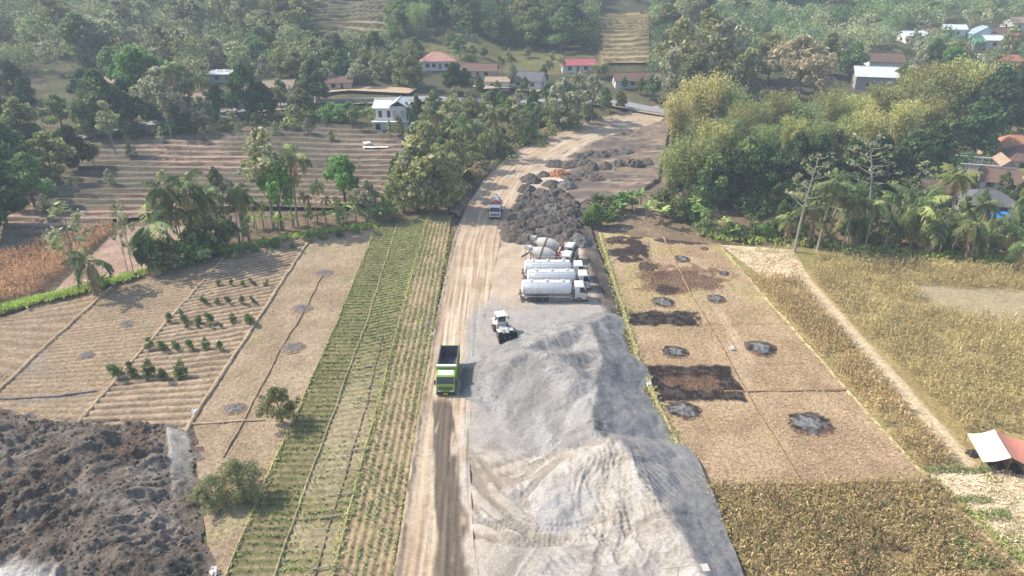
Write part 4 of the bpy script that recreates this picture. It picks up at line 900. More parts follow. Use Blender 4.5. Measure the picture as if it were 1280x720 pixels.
broad('drybush', 2.4, 3.2, 14, [(.26, .2, .1), (.2, .16, .08), (.14, .13, .06)], size=.24, nper=90, clump=(.5, .9), low=.1, nvar=2, tr=.05)
def bamboo(kind, h, ncul, cols, nvar=3, spread=3.2):
    for k in range(nvar):
        mb = MB(); cent = []; rad = []; V = []; Cc = []
        for i in range(ncul):
            a = rng.uniform(0, 6.28); r0 = rng.uniform(0, 1) ** .5 * 1.5; hh = h * rng.uniform(.65, 1); out = spread * rng.uniform(.25, 1.1) * (1 + .6 * (1 - hh / h))
            p = lambda t: Vector((math.cos(a) * (r0 + out * t ** 2.2), math.sin(a) * (r0 + out * t ** 2.2), hh * (t - .14 * t ** 4)))
            mb.tube([p(0), p(.3), p(.6), p(.85), p(1)], [.055, .055, .045, .03, .015], 4, False)
            n = 120; t = .3 + .7 * rng.uniform(0, 1, n) ** .7
            pts = np.array([p(q) for q in t]) + rng.normal(0, 1, (n, 3)) * (.32 + .55 * np.sin(np.pi * np.clip((t - .3) / .75, 0, 1)))[:, None] * np.array([1, 1, .7])
            az = rng.uniform(0, 6.28, n); d = np.stack([np.cos(az), np.sin(az), -rng.uniform(.2, 1.4, n)], -1); d /= np.linalg.norm(d, axis=1)[:, None]
            b = np.cross(d, rng.normal(size=(n, 3))); b /= np.linalg.norm(b, axis=1)[:, None]; s = rng.uniform(.3, .6, n)[:, None]
            V.append(np.stack([pts, pts + d * s * .5 + b * s * .22, pts + d * s, pts + d * s * .5 - b * s * .22], 1).reshape(-1, 3))
            c = np.array(cols)[rng.integers(0, len(cols), n)] * rng.uniform(.75, 1.25, (n, 1)) * rng.uniform(.8, 1.2); Cc.append(np.repeat(c, 4, 0))
        V = np.concatenate(V); me = npmesh('crown', V, np.arange(len(V)).reshape(-1, 4), np.concatenate(Cc)); me.materials.append(M['leaf'])
        cm = mb.mesh('culms'); cm.materials.append(M['bamboo']); reg(kind, h * .9, culms=cm, crown=me)
M['bamboo'] = mat('bamboo_culm', (.2, .19, .09), .6, var=.3)
bamboo('bamboo', 15, 56, BAM); bamboo('gbamboo', 13, 40, [(.1, .135, .04), (.14, .165, .052), (.08, .105, .033), (.18, .18, .075)], 2, 2.8)
def palm(kind, h, nf, fl, cols, nvar=3, bend=1.0, dead=2):
    for k in range(nvar):
        a0 = rng.uniform(0, 6.28); bx, by = bend * math.cos(a0), bend * math.sin(a0); mb = MB()
        mb.tube([(bx * t * t, by * t * t, h * t - .4 * (t == 0)) for t in (0, .1, .3, .5, .7, .85, 1)], [.24, .17, .14, .13, .12, .12, .15], 8)
        tm = mb.mesh('trunk', True); tm.materials.append(M['palebark']); top = np.array([bx, by, h]); V = []; Q = []; Cc = []; nn = 0
        for i in range(nf):
            az = i * 2.4 + rng.uniform(-.3, .3); el = rng.uniform(-.55, 1.25) if i >= dead else -1.2; L = fl * rng.uniform(.8, 1.1)
            ns = 9; s = np.linspace(0, 1, ns); ang = el - s * (1.15 + .3 * rng.random()) ; dr = np.cumsum(np.stack([np.cos(ang), np.sin(ang)], -1), 0) * L / ns
            hd = np.array([math.cos(az), math.sin(az), 0]); C0 = top + hd * dr[:, :1] + np.array([0, 0, 1]) * dr[:, 1:]
            sd_ = np.array([-math.sin(az), math.cos(az), 0])
            col = (np.array(cols)[rng.integers(0, len(cols))] if i >= dead else np.array((.24, .17, .09))) * rng.uniform(.8, 1.2)
            t = np.linspace(.08, 1, 24)
            for sg in (-1, 1):
                P = np.stack([np.interp(t, s, C0[:, q]) for q in range(3)], -1); ll = fl * .27 * np.sin(np.pi * np.clip(t * .8 + .18, 0, 1))[:, None]
                d = sd_ * sg * .8 + hd * .35 + np.array([0, 0, -.55]) + rng.normal(0, .1, (24, 3)); e = P + d * ll; wv = hd * fl * .026
                V.append(np.stack([P - wv, P + wv, e + wv * .3, e - wv * .3], 1).reshape(-1, 3)); Cc.append(np.repeat(np.tile(col, (24, 1)) * rng.uniform(.8, 1.2, (24, 1)), 4, 0))
            rw = sd_ * .05; P = C0
            q = np.stack([P[:-1] - rw, P[:-1] + rw, P[1:] + rw, P[1:] - rw], 1).reshape(-1, 3); V.append(q); Cc.append(np.tile(np.array(col) * 1.3, (len(q), 1)))
        V = np.concatenate(V); me = npmesh('fronds', V, np.arange(len(V)).reshape(-1, 4), np.concatenate(Cc)); me.materials.append(M['leaf'])
        reg(kind, h + fl * .35, trunk=tm, fronds=me)
PALMC = [(.075, .1, .035), (.1, .125, .045), (.055, .075, .028), (.14, .15, .06)]
palm('palm', 9, 20, 3.6, PALMC); palm('youngpalm', 3.4, 16, 3.4, PALMC + [(.15, .17, .06)], 3, .3, 3); palm('yellowpalm', 9, 20, 3.6, [(.16, .17, .05), (.2, .19, .07), (.12, .13, .04)], 2, 1.4, 5)
def banana():
    for k in range(4):
        mb = MB(); V = []; Cc = []
        hh = rng.uniform(1.8, 2.6); mb.tube([(0, 0, -.2), (.05, 0, hh * .5), (.1, .05, hh)], [.16, .13, .09], 7)
        for i in range(9):
            az = i * 2.4 + rng.uniform(-.4, .4); el = rng.uniform(.5, 1.35); L = rng.uniform(1.8, 2.6); s = np.linspace(0, 1, 7); ang = el - s * rng.uniform(.8, 1.7)
            dr = np.cumsum(np.stack([np.cos(ang), np.sin(ang)], -1), 0) * L / 7; hd = np.array([math.cos(az), math.sin(az), 0]); sdv = np.array([-math.sin(az), math.cos(az), 0])
            P = np.array([.1, .05, hh]) + hd * dr[:, :1] + np.array([0, 0, 1]) * dr[:, 1:]; wd = .36 * np.sin(np.pi * np.clip(s * .9 + .08, 0, 1)) ** .6
            c = np.array([(.1, .16, .035), (.13, .19, .045), (.17, .2, .06), (.07, .11, .03)][rng.integers(0, 4)])
            for sg in (-1, 1):
                E = P + sdv * sg * wd[:, None] + np.array([0, 0, -.12]) * wd[:, None] / .36
                V.append(np.stack([P[:-1], P[1:], E[1:], E[:-1]], 1).reshape(-1, 3)); Cc.append(np.tile(c * rng.uniform(.8, 1.2), (24, 1)))
        V = np.concatenate(V); me = npmesh('leaves', V, np.arange(len(V)).reshape(-1, 4), np.concatenate(Cc)); me.materials.append(M['leaf'])
        tm = mb.mesh('stem', True); tm.materials.append(M['stemgreen']); reg('banana', hh + 1.4, stem=tm, leaves=me)
M['stemgreen'] = mat('banana_stem', (.16, .15, .06), .7, var=.3)
banana()
def bare(nvar=3):
    for k in range(nvar):
        mb = MB(); h = 9; lx = rng.uniform(.6, 1.8); pts = [Vector((lx * t * t, 0, h * t - .3 * (t == 0))) for t in (0, .3, .6, .8, 1)]; mb.tube(pts, [.16, .13, .1, .07, .03], 7)
        tips = []
        for i in range(22):
            t = .45 + .55 * i / 22; z = h * t; a = i * 2.4; L = 2.2 * (1.25 - t) + .5; p = Vector((lx * t * t, 0, z)); e = p + Vector((math.cos(a) * L, math.sin(a) * L, .25 * L + .2)); mb.tube([p, p.lerp(e, .55) + Vector((0, 0, -.08)), e], [.045, .03, .012], 4); tips.append(tuple(e))
        me = mb.mesh('trunk', True); me.materials.append(M['palebark'])
        v = leafcloud(tips, [.45] * len(tips), 55, .2, LTG + GREY, .6)
        reg('bare', h, trunk=me, crown=crownmesh(v))
bare()
HOUSE_FEET = [(547, 84), (600, 95), (622, 110), (662, 108), (722, 88), (795, 107), (243, 133), (215, 98), (282, 100), (350, 118), (150, 112), (425, 110), (1090, 108), (1102, 88), (1139, 52), (1160, 50), (1226, 50), (1218, 60), (1244, 58), (1248, 50), (1275, 58), (1262, 84), (1270, 36), (1190, 44)]
def clear_of_houses(px, py, wide=15, deep=10):
    ok = np.ones(np.shape(px), bool)
    for a, b in HOUSE_FEET: ok &= ~((np.abs(px - a) < wide) & (py > b - 9) & (py < b + deep))
    return ok
PLACED = []
def plant(kind, base, h, wsc=1.0, name=None, label=None, cat='tree', group=None, sink=.05):
    L = PROTO[kind]; hh, parts = L[rng.integers(0, len(L))]
    s = h / hh; t = thing(name or 'tree', label, cat, (base[0], base[1], base[2] - sink), rng.uniform(0, 6.28), group, (s * wsc, s * wsc, s))
    for pn, me in parts.items():
        o = bpy.data.objects.new(pn, me); C.objects.link(o); o.parent = t
    return t
NAMES = {'olive': ('broadleaf_tree', 'olive green broadleaf tree'), 'dark': ('broadleaf_tree', 'dark green broadleaf tree'), 'mid': ('broadleaf_tree', 'mid green broadleaf tree'),
         'light': ('pale_leafed_tree', 'pale yellow-green tree'), 'grey': ('loose_crowned_tree', 'grey-green loose-crowned tree'), 'bright': ('broadleaf_tree', 'bright green round tree'), 'pink': ('dry_tree', 'wide pinkish-brown dry tree'),
         'yellow': ('pale_leafed_tree', 'tall yellowish tree'), 'sparse': ('slender_tree', 'slender sparse pale tree'), 'tall': ('slender_tree', 'tall thin tree with pale trunk'), 'small': ('small_tree', 'small dense green tree'),
         'scrubby': ('small_tree', 'low spreading grey-green tree'), 'shrub': ('citrus_shrub', 'round dark green shrub'), 'bush': ('bush', 'leafy green bush'), 'greenbush': ('bush', 'bright green bush'), 'drybush': ('bush', 'dry straw-coloured bush'),
         'bamboo': ('bamboo_clump', 'golden arching bamboo clump'), 'gbamboo': ('bamboo_clump', 'green bamboo clump'), 'palm': ('coconut_palm', 'coconut palm'), 'youngpalm': ('coconut_palm', 'short-trunked young coconut palm'),
         'yellowpalm': ('coconut_palm', 'tall yellowish coconut palm'), 'banana': ('banana_plant', 'broad-leaved banana plant'), 'bare': ('bare_tree', 'half-bare pale branching tree')}
CATS = {'bush': 'bush', 'greenbush': 'bush', 'drybush': 'bush', 'shrub': 'shrub', 'bamboo': 'bamboo', 'gbamboo': 'bamboo', 'palm': 'palm', 'youngpalm': 'palm', 'yellowpalm': 'palm', 'banana': 'banana plant'}
def grove(where, group, items):
    """items: (px, py at the foot, py at the top or metres if < 0, kind[, width factor]); labels count each kind from the left"""
    items = sorted(items, key=lambda q: q[0]); P = G([q[0] for q in items], [q[1] for q in items]); c = {}; tot = {}
    for q in items: tot[q[3]] = tot.get(q[3], 0) + 1
    for q, p in zip(items, P):
        k = q[3]; c[k] = c.get(k, 0) + 1; h = -q[2] if q[2] < 0 else max(1.0, height_to(p, q[2]))
        nm, ds = NAMES[k]; lab = '%s %s' % (ds, where) if tot[k] == 1 else '%s, %s from left %s' % (ds, ordw(c[k] - 1), where)
        plant(k, p, h, q[4] if len(q) > 4 else {'palm': .78, 'youngpalm': .8, 'yellowpalm': .85}.get(k, 1.0), nm, lab, CATS.get(k, 'tree'), group); PLACED.append((p[0], p[1]))
def fill(poly, n, kinds, hr, mind=5.0, seed=1):
    """n feet spread over a photo polygon, evenly on the ground"""
    r = np.random.default_rng(seed); P = W(poly)[:, :2]; x0, y0 = P.min(0); x1, y1 = P.max(0); out = []; pts = []
    ks = list(kinds.keys()); pw = np.array([kinds[k] for k in ks], float); pw /= pw.sum()
    for _ in range(n * 60):
        if len(out) >= n: break
        x = r.uniform(x0, x1); y = r.uniform(y0, y1)
        if not inpoly(np.array([x]), np.array([y]), P)[0]: continue
        if any((x - a) ** 2 + (y - b) ** 2 < mind ** 2 for a, b in pts): continue
        z = float(Hgt(x, y)); px, py = proj(x, y, z)
        if not clear_of_houses(np.array([px]), np.array([py]), 10, 9)[0]: continue
        pts.append((x, y)); k = ks[r.choice(len(ks), p=pw)]
        out.append((float(px), float(py), -r.uniform(*hr), k, r.uniform(.85, 1.25)))
    return out
# --- the row between the left fields and the terraces
grove('in the tree row behind the left fields', 'tree row behind the left fields', [
    (215, 326, 222, 'palm'), (265, 314, 240, 'palm'), (299, 302, 228, 'palm'), (304, 300, 246, 'palm'), (322, 292, 246, 'palm'), (366, 282, 215, 'palm'), (372, 280, 182, 'palm'), (396, 272, 226, 'palm'), (285, 306, 268, 'youngpalm'), (232, 322, 250, 'palm'), (247, 318, 215, 'palm'),
    (118, 368, 312, 'youngpalm'), (342, 284, 152, 'tall', 1.2), (352, 286, 198, 'bright', .6), (432, 262, 192, 'bright', .8), (228, 316, 206, 'sparse', .9), (285, 300, 206, 'grey', .5), (252, 312, 208, 'sparse', .9), (98, 352, 245, 'sparse', 1.1), (168, 345, 245, 'sparse', .5), (160, 340, 250, 'sparse', .4),
    (187, 338, 292, 'dark', .7), (200, 332, 262, 'youngpalm'), (258, 318, 255, 'palm'), (276, 312, 232, 'palm'), (312, 298, 236, 'palm'), (335, 288, 250, 'palm'), (382, 278, 240, 'palm'), (245, 320, 268, 'light', .6), (310, 298, 258, 'light', .6), (388, 276, 250, 'light', .6), (408, 276, 245, 'palm'), (445, 276, 240, 'palm'), (485, 272, 228, 'light', .7), (458, 276, 222, 'grey', .8), (472, 274, 232, 'light', .8), (425, 278, 240, 'light', .7), (270, 312, 270, 'bush'), (240, 324, 290, 'bush'), (205, 336, 300, 'bush')])
rr = random.Random(4)
grove('along the foot of the left tree row', 'banana plants along the left tree row', [(320 + i * 12.5 + rr.uniform(-4, 4), 287 - i * .9 + rr.uniform(-3, 6), -rr.uniform(2.6, 4.0), 'banana') for i in range(15)] + [(300, 302, -3, 'banana'), (130, 362, -3, 'banana')])
grove('in the hedge below the left tree row', 'bushes below the left tree row', [(175 + i * 21 + rr.uniform(-5, 5), 345 - i * 4.2 + rr.uniform(-3, 3), -rr.uniform(1.0, 2.0), rr.choice(['bush', 'bush', 'greenbush', 'drybush'])) for i in range(14)])
# --- small trees in the near fields
for px_, pb, ph, k, lab in ((352, 527, 484, 'small', 'small dense tree beside the green strip, casting a round shadow'), (300, 616, 572, 'scrubby', 'grey-green spreading tree at the lower end of the tan field'), (266, 628, 594, 'scrubby', 'low bushy tree touching the dark soil tip')):
    p = G1(px_, pb); plant(k, p, height_to(p, ph), .88, 'small_tree', lab, 'tree')
rows = [(463, [149, 168, 186, 204, 225]), (430, [187, 206, 222, 241, 257, 275]), (406, [233, 248, 262, 277]), (397, [213, 232, 248, 265, 291, 314]), (374, [256, 271, 287, 302, 319]), (352, [274, 288, 303, 318, 332])]
RN = ['nearest', 'second nearest', 'third nearest', 'third farthest', 'second farthest', 'farthest']
for ri, (py_, xs_) in enumerate(rows):
    for i, x_ in enumerate(xs_):
        hb = [21, 16, 8, 15, 12, 10][ri]; p = G1(x_, py_ + hb * .45); plant('shrub', p, height_to(p, py_ - hb * .55) * rr.uniform(.75, 1.05), rr.uniform(.75, .95), 'citrus_shrub', 'round dark shrub, %s from left in the %s shrub row' % (ordw(i), RN[ri]), 'shrub', 'shrub rows in the furrowed field')
# --- belt between terraces and road bend
grove('in the belt left of the road bend', 'tree belt left of the road bend', [
    (500, 172, 142, 'light', .8), (488, 176, 150, 'grey', .6), (512, 160, 125, 'grey', .7), (545, 148, 112, 'mid', .8), (565, 142, 110, 'light', .8), (585, 144, 112, 'grey', .8), (605, 142, 112, 'light', .7), (625, 146, 112, 'mid', .7), (648, 142, 110, 'grey', .8), (668, 142, 108, 'light', .8), (690, 144, 112, 'mid', .7), (712, 142, 106, 'grey', .8), (505, 262, 196, 'light', .9), (522, 262, 172, 'grey'), (545, 262, 150, 'light'), (560, 246, 178, 'light', .8), (530, 235, 150, 'grey'), (572, 228, 160, 'yellow', .7), (590, 214, 168, 'light'), (608, 200, 150, 'light', .8), (622, 190, 150, 'light', .8), (600, 190, 140, 'grey', .8),
    (645, 180, 140, 'light', .8), (660, 174, 132, 'mid', .8), (640, 178, 130, 'palm'), (672, 170, 126, 'palm'), (690, 160, 118, 'light'), (705, 162, 95, 'grey'), (722, 158, 88, 'grey'), (740, 152, 92, 'grey'), (695, 156, 128, 'light', .7), (585, 210, 150, 'palm'), (618, 195, 130, 'palm'), (550, 200, 135, 'palm'), (522, 168, 118, 'dark', .5), (535, 175, 125, 'light', .8),
    (565, 170, 118, 'light'), (590, 165, 120, 'olive'), (615, 160, 112, 'mid', .8), (640, 158, 115, 'light', .8), (665, 155, 112, 'dark', .7), (755, 140, 108, 'mid', .8), (775, 138, 112, 'olive', .8), (680, 150, 110, 'palm'), (520, 212, 165, 'yellow', .6), (500, 236, 190, 'mid', .7), (555, 225, 170, 'mid', .7), (635, 165, 122, 'bright', .6), (578, 188, 140, 'mid', .8), (462, 168, 134, 'palm'), (440, 165, 135, 'palm')])
grove('under the belt left of the road bend', 'low plants left of the road bend', fill([(510, 262), (570, 250), (610, 210), (700, 165), (760, 142), (640, 145), (540, 180), (495, 230)], 46, {'banana': 3, 'bush': 3, 'greenbush': 2, 'drybush': 2}, (2.0, 4.2), 3.0, 11) + [(585, 240, -1.5, 'drybush'), (590, 232, -1.3, 'bush'), (572, 258, -1.6, 'bush'), (560, 262, -1.6, 'drybush')])
# --- roadside trees, left
grove('in the dark roadside wood at far left', 'roadside wood at far left', fill([(-80, 250), (0, 205), (60, 190), (140, 178), (140, 128), (0, 120), (-110, 120)], 24, {'dark': 5, 'olive': 2, 'mid': 3, 'grey': 1}, (10, 16), 6, 21) + [(145, 195, 120, 'tall'), (10, 285, 195, 'dark'), (45, 262, 190, 'mid'), (-20, 300, 210, 'dark'), (70, 232, 165, 'olive'), (100, 215, 155, 'dark'), (20, 240, 150, 'dark'), (35, 225, 165, 'mid')])
grove('along the asphalt road at left', 'trees along the asphalt road', fill([(140, 175), (300, 160), (430, 140), (430, 130), (300, 128), (150, 135)], 16, {'dark': 3, 'mid': 2, 'grey': 2, 'olive': 2, 'light': 1}, (7, 12), 7, 22) + [(215, 175, 112, 'tall', .9), (205, 165, 80, 'grey'), (232, 150, 75, 'palm'), (262, 145, 90, 'palm'), (245, 152, 95, 'palm'), (310, 148, 78, 'dark', .9), (330, 150, 100, 'dark'), (392, 132, 70, 'dark', .9), (400, 130, 62, 'grey'), (365, 138, 105, 'sparse'), (170, 165, 95, 'dark'), (185, 140, 55, 'bright', 1.0), (130, 170, 85, 'dark')])
grove('scattered over the left terraces', 'trees scattered over the terraces', [(120, 212, -8, 'sparse'), (165, 200, -6, 'light', .8), (205, 188, -7, 'sparse'), (255, 180, -5, 'grey', .8), (300, 178, -6, 'sparse'), (345, 172, -5, 'light', .8), (385, 172, -6, 'grey', .8), (415, 178, -4, 'light', .8), (140, 235, -5, 'grey', .8), (95, 248, -7, 'sparse'), (450, 215, -4, 'sparse', .8), (60, 275, -6, 'grey', .8), (240, 205, -4, 'sparse')])
grove('along the bank between the road and the terraces', 'bank between road and terraces', [(150 + i * 21 + rr.uniform(-7, 7), 172 - i * 1.3 + rr.uniform(-4, 4), -rr.uniform(3, 7), rr.choice(['mid', 'light', 'bush', 'greenbush', 'grey', 'drybush', 'palm'])) for i in range(15)])
# --- between the road and the hillside
grove('among the houses above the asphalt road', 'trees among the roadside houses', fill([(120, 122), (330, 108), (520, 100), (520, 62), (300, 70), (100, 85)], 30, {'grey': 3, 'olive': 3, 'mid': 3, 'light': 2, 'dark': 2, 'yellow': 1}, (8, 13), 6.5, 31) + [(450, 108, 72, 'grey', 1.2), (475, 100, 60, 'light'), (500, 105, 55, 'light'), (515, 112, 70, 'olive'), (565, 115, 78, 'dark', 1.0), (582, 116, 84, 'dark', .8), (600, 118, 95, 'dark', .7), (425, 82, 40, 'dark', .8)])
grove('among the middle houses', 'trees among the middle houses', [(628, 102, 70, 'palm'), (640, 98, 66, 'palm'), (688, 108, 75, 'palm'), (680, 105, 80, 'dark', .6), (700, 100, 70, 'palm'), (640, 110, 80, 'grey', .8), (655, 118, 95, 'mid', .7), (622, 116, 100, 'mid', .7), (745, 98, 78, 'youngpalm'), (757, 96, 76, 'youngpalm'), (735, 105, 85, 'grey', .8), (575, 72, 45, 'mid'), (590, 78, 55, 'mid'), (560, 60, 35, 'light', .7), (605, 72, 58, 'olive'), (635, 75, 60, 'light'), (660, 72, 58, 'olive'), (690, 74, 62, 'light'), (780, 112, 96, 'mid', .7), (800, 118, 95, 'olive', .8), (812, 125, 92, 'mid', .9)])
# --- hillside woods
grove('in the left hillside wood', 'left hillside wood', fill([(-120, 118), (0, 112), (150, 82), (300, 66), (390, 60), (390, 5), (200, -25), (-130, -25)], 66, {'light': 4, 'grey': 4, 'olive': 3, 'mid': 2, 'dark': 1, 'yellow': 1}, (13, 20), 8.0, 41))
grove('in the middle hillside wood', 'middle hillside wood', fill([(500, 62), (560, 42), (640, 62), (735, 66), (742, 18), (735, -25), (490, -25)], 44, {'dark': 4, 'mid': 5, 'olive': 2, 'bright': 1, 'gbamboo': 2}, (13, 19), 7.5, 42))
grove('on the slope right of the hill terraces', 'right hillside wood', fill([(815, 60), (960, 30), (1130, 25), (1130, -20), (810, -20)], 36, {'olive': 3, 'dark': 3, 'mid': 3, 'grey': 2, 'palm': 1, 'light': 1}, (12, 18), 8.5, 43))
grove('in the far village at upper right', 'trees in the far village', fill([(1120, 70), (1290, 95), (1400, 95), (1400, -10), (1130, -10)], 40, {'olive': 2, 'dark': 2, 'mid': 3, 'palm': 4, 'grey': 2, 'light': 2}, (8, 13), 9, 44))
# --- bamboo hill on the right
grove('on the right-hand bamboo hill', 'bamboo and trees on the right hill', [
    (845, 190, 108, 'bamboo', .8), (875, 180, 84, 'bamboo', .9), (905, 178, 96, 'gbamboo', .9), (935, 190, 118, 'gbamboo'), (965, 182, 106, 'bamboo', .9), (1000, 185, 118, 'gbamboo'), (1030, 178, 108, 'bamboo', .9), (1062, 180, 112, 'bamboo', .9), (1095, 178, 100, 'bamboo'), (1125, 170, 84, 'bamboo'), (1155, 165, 70, 'bamboo'), (1185, 165, 68, 'bamboo'), (1212, 165, 72, 'bamboo', .9), (1080, 200, 128, 'bamboo', .9), (1120, 195, 118, 'bamboo', .9),
    (985, 212, 140, 'bamboo', .8), (1020, 212, 146, 'gbamboo', .8), (1055, 208, 138, 'bamboo', .8), (1150, 192, 110, 'bamboo', .8), (885, 222, 142, 'bamboo', .8), (920, 200, 122, 'bamboo', .8), (862, 248, 160, 'gbamboo', .9), (838, 246, 176, 'gbamboo', .8), (905, 215, 140, 'gbamboo', .8), (950, 215, 150, 'gbamboo', .8), (1235, 175, 80, 'dark', .9), (1260, 170, 88, 'dark', .9), (1285, 165, 85, 'dark'), (1215, 200, 120, 'dark'), (1245, 150, 75, 'olive'),
    (985, 240, 165, 'dark'), (1020, 245, 170, 'dark'), (1055, 240, 172, 'dark'), (1095, 240, 168, 'dark'), (1130, 235, 160, 'dark'), (1160, 225, 150, 'dark'), (945, 250, 180, 'dark', .9), (915, 255, 185, 'dark', .9), (890, 258, 190, 'mid', .8), (1175, 200, 140, 'mid', .8), (930, 232, 170, 'mid', .9), (1040, 215, 160, 'olive', .8), (885, 232, 170, 'olive', .8),
    (850, 115, 20, 'yellow', 1.1), (880, 105, 8, 'yellow', 1.2), (910, 100, 14, 'grey', 1.1), (838, 125, 60, 'grey', .9), (930, 118, 60, 'olive'), (865, 130, 60, 'olive'), (998, 122, 42, 'pink', .95), (960, 100, 40, 'olive'), (1060, 100, 50, 'mid'), (1035, 95, 40, 'olive'), (1125, 112, 78, 'mid'), (1145, 100, 60, 'grey'), (1190, 85, 50, 'olive'), (1165, 90, 48, 'dark'), (1185, 100, 55, 'bright', .8)])
grove('under the bamboo on the right hill', 'undergrowth trees below the bamboo', fill([(835, 262), (960, 285), (1160, 262), (1180, 215), (1000, 205), (850, 205)], 30, {'dark': 2, 'mid': 1, 'bush': 3, 'greenbush': 1}, (3, 6), 4.5, 51))
# --- front row on the right
grove('in the palm row behind the maize', 'palm row behind the maize', [
    (1035, 300, 232, 'palm'), (1095, 298, 244, 'palm'), (1150, 312, 262, 'youngpalm'), (1192, 312, 266, 'youngpalm'), (1250, 252, 214, 'mid', .6), (1225, 268, 234, 'mid', .5), (1268, 262, 226, 'dark', .6), (1105, 312, 268, 'youngpalm'), (1070, 305, 262, 'youngpalm'), (985, 300, 262, 'youngpalm'), (1226, 322, 284, 'banana'), (1172, 300, 258, 'mid', .6), (1090, 288, 248, 'mid', .6), (1022, 312, 218, 'palm', 1.1), (1010, 305, 240, 'youngpalm'), (1052, 312, 240, 'palm'), (1080, 314, 248, 'palm'), (1115, 305, 245, 'youngpalm'), (1138, 308, 240, 'youngpalm'), (1178, 310, 212, 'yellowpalm'), (1205, 322, 262, 'youngpalm'), (1212, 325, 246, 'palm'), (1262, 322, 268, 'youngpalm'), (1268, 325, 232, 'palm'), (1285, 318, 215, 'yellowpalm'), (1160, 318, 280, 'youngpalm'), (1275, 335, 290, 'youngpalm'), (1060, 300, 262, 'youngpalm'), (1200, 300, 258, 'youngpalm'),
    (993, 314, 195, 'bare', .8), (1084, 275, 175, 'bare', 1.2), (1148, 280, 205, 'bare', .9), (1040, 280, 208, 'sparse', 1.0), (1125, 285, 232, 'sparse', .9), (1200, 290, 245, 'olive', .6), (1140, 290, 240, 'dark', .6), (975, 292, 250, 'mid', .7), (1272, 300, 262, 'mid', .7)])
grove('along the edge behind the right-hand fields', 'low plants behind the right-hand fields', [(745 + i * 9 + rr.uniform(-5, 5), 268 + rr.uniform(-14, 12) + max(0, i - 10) * 1.1, -rr.uniform(2.8, 4.8), rr.choice(['banana', 'banana', 'greenbush', 'bush'])) for i in range(16)] + [(885 + i * 9.5 + rr.uniform(-5, 5), 291 + i * .55 + rr.uniform(-14, 5), -rr.uniform(1.6, 3.4), rr.choice(['banana', 'greenbush', 'bush', 'bush', 'drybush'])) for i in range(42)])
# --- what is left between the trees: a knee-high tangle over the wooded ground
def tangle(name, label, polys, n, cols, hs, size, seed):
    r = np.random.default_rng(seed); cent = []; rad = []
    for poly, frac in polys:
        P = W(poly)[:, :2]; x0, y0 = P.min(0); x1, y1 = P.max(0); k = 0
        for _ in range(40):
            X = r.uniform(x0, x1, 4000); Y = r.uniform(y0, y1, 4000); ok = inpoly(X, Y, P) & (fbm(X / 9, Y / 9, 3, 66) > .44)
            X, Y = X[ok], Y[ok]; Z = Hgt(X, Y); m = int(n * frac) - k
            for x, y, z in zip(X[:m], Y[:m], Z[:m]): q = r.uniform(*hs); cent.append((x, y, z + q * .3)); rad.append(q)
            k += min(m, len(X))
            if k >= int(n * frac): break
    return tag(link(name, npmesh(name, *leafcloud(cent, rad, 14, size * 1.15, cols, .6)), M['leaf']), label, 'undergrowth', kind='stuff')
tangle('undergrowth', 'tangled low undergrowth between the trees on the hillsides and along the road', [([(-100, 118), (150, 90), (520, 70), (740, 70), (740, -10), (-120, -10)], .34), ([(800, 120), (1300, 100), (1300, -5), (815, -5)], .3), ([(0, 205), (150, 170), (480, 150), (480, 128), (0, 140)], .12), ([(830, 262), (960, 285), (1280, 300), (1280, 190), (850, 160)], .14), ([(500, 258), (575, 250), (650, 195), (770, 142), (540, 150)], .10)], 2600, OLIVE + MIDG + LTG[:2], (.7, 2.0), .36, 71)
# woods that read as one mass: low canopy filling the hillsides, and the far slopes
def wood(name, label, polys, seed, rr_, nper, size, cols):
    r = np.random.default_rng(seed); cent = []; rad = []
    for poly, n in polys:
        P = W(poly)[:, :2]; x0, y0 = P.min(0); x1, y1 = P.max(0); X = r.uniform(x0, x1, n * 12); Y = r.uniform(y0, y1, n * 12); ok = inpoly(X, Y, P) & (fbm(X / 22, Y / 22, 3, seed) > .3); ok &= clear_of_houses(*proj(X, Y, Hgt(X, Y))); X, Y = X[ok][:n], Y[ok][:n]; Z = Hgt(X, Y)
        for x, y, z in zip(X, Y, Z): q = r.uniform(*rr_); cent.append((x, y, z + q * r.uniform(.6, 2.0))); rad.append(q)
    return tag(link(name, npmesh(name, *leafcloud(cent, rad, nper, size, cols, .8, mono=.85)), M['leaf']), label, 'wood', kind='stuff')
wood('hillside_thicket', 'thicket of crowns filling the left hillside between the taller trees', [([(-120, 112), (150, 84), (385, 58), (385, -8), (-130, -8)], 900), ([(385, 2), (500, 2), (500, -8), (385, -8)], 60), ([(100, 118), (330, 104), (520, 94), (520, 64), (390, 58), (150, 84)], 160)], 3, (2.2, 5.2), 8, .62, OLIVE + GREY + LTG)
wood('hillside_thicket', 'thicket of dark green crowns on the middle hillside', [([(495, 55), (560, 40), (740, 62), (742, -8), (495, -8)], 520)], 4, (2.2, 5.2), 8, .62, MIDG + DKG + OLIVE)
wood('hillside_thicket', 'thicket of mixed crowns on the right slope and round the far village', [([(815, 95), (1050, 75), (1300, 90), (1300, -8), (815, -8)], 760)], 5, (1.6, 5.4), 8, .6, MIDG + OLIVE + DKG + GREY + LTG)
wood('bamboo_undergrowth', 'dark leafy mass under the bamboo on the right hill', [([(835, 255), (960, 280), (1180, 262), (1230, 215), (1280, 175), (1060, 150), (850, 150)], 420)], 6, (1.2, 2.8), 16, .4, DKG + MIDG + OLIVE)
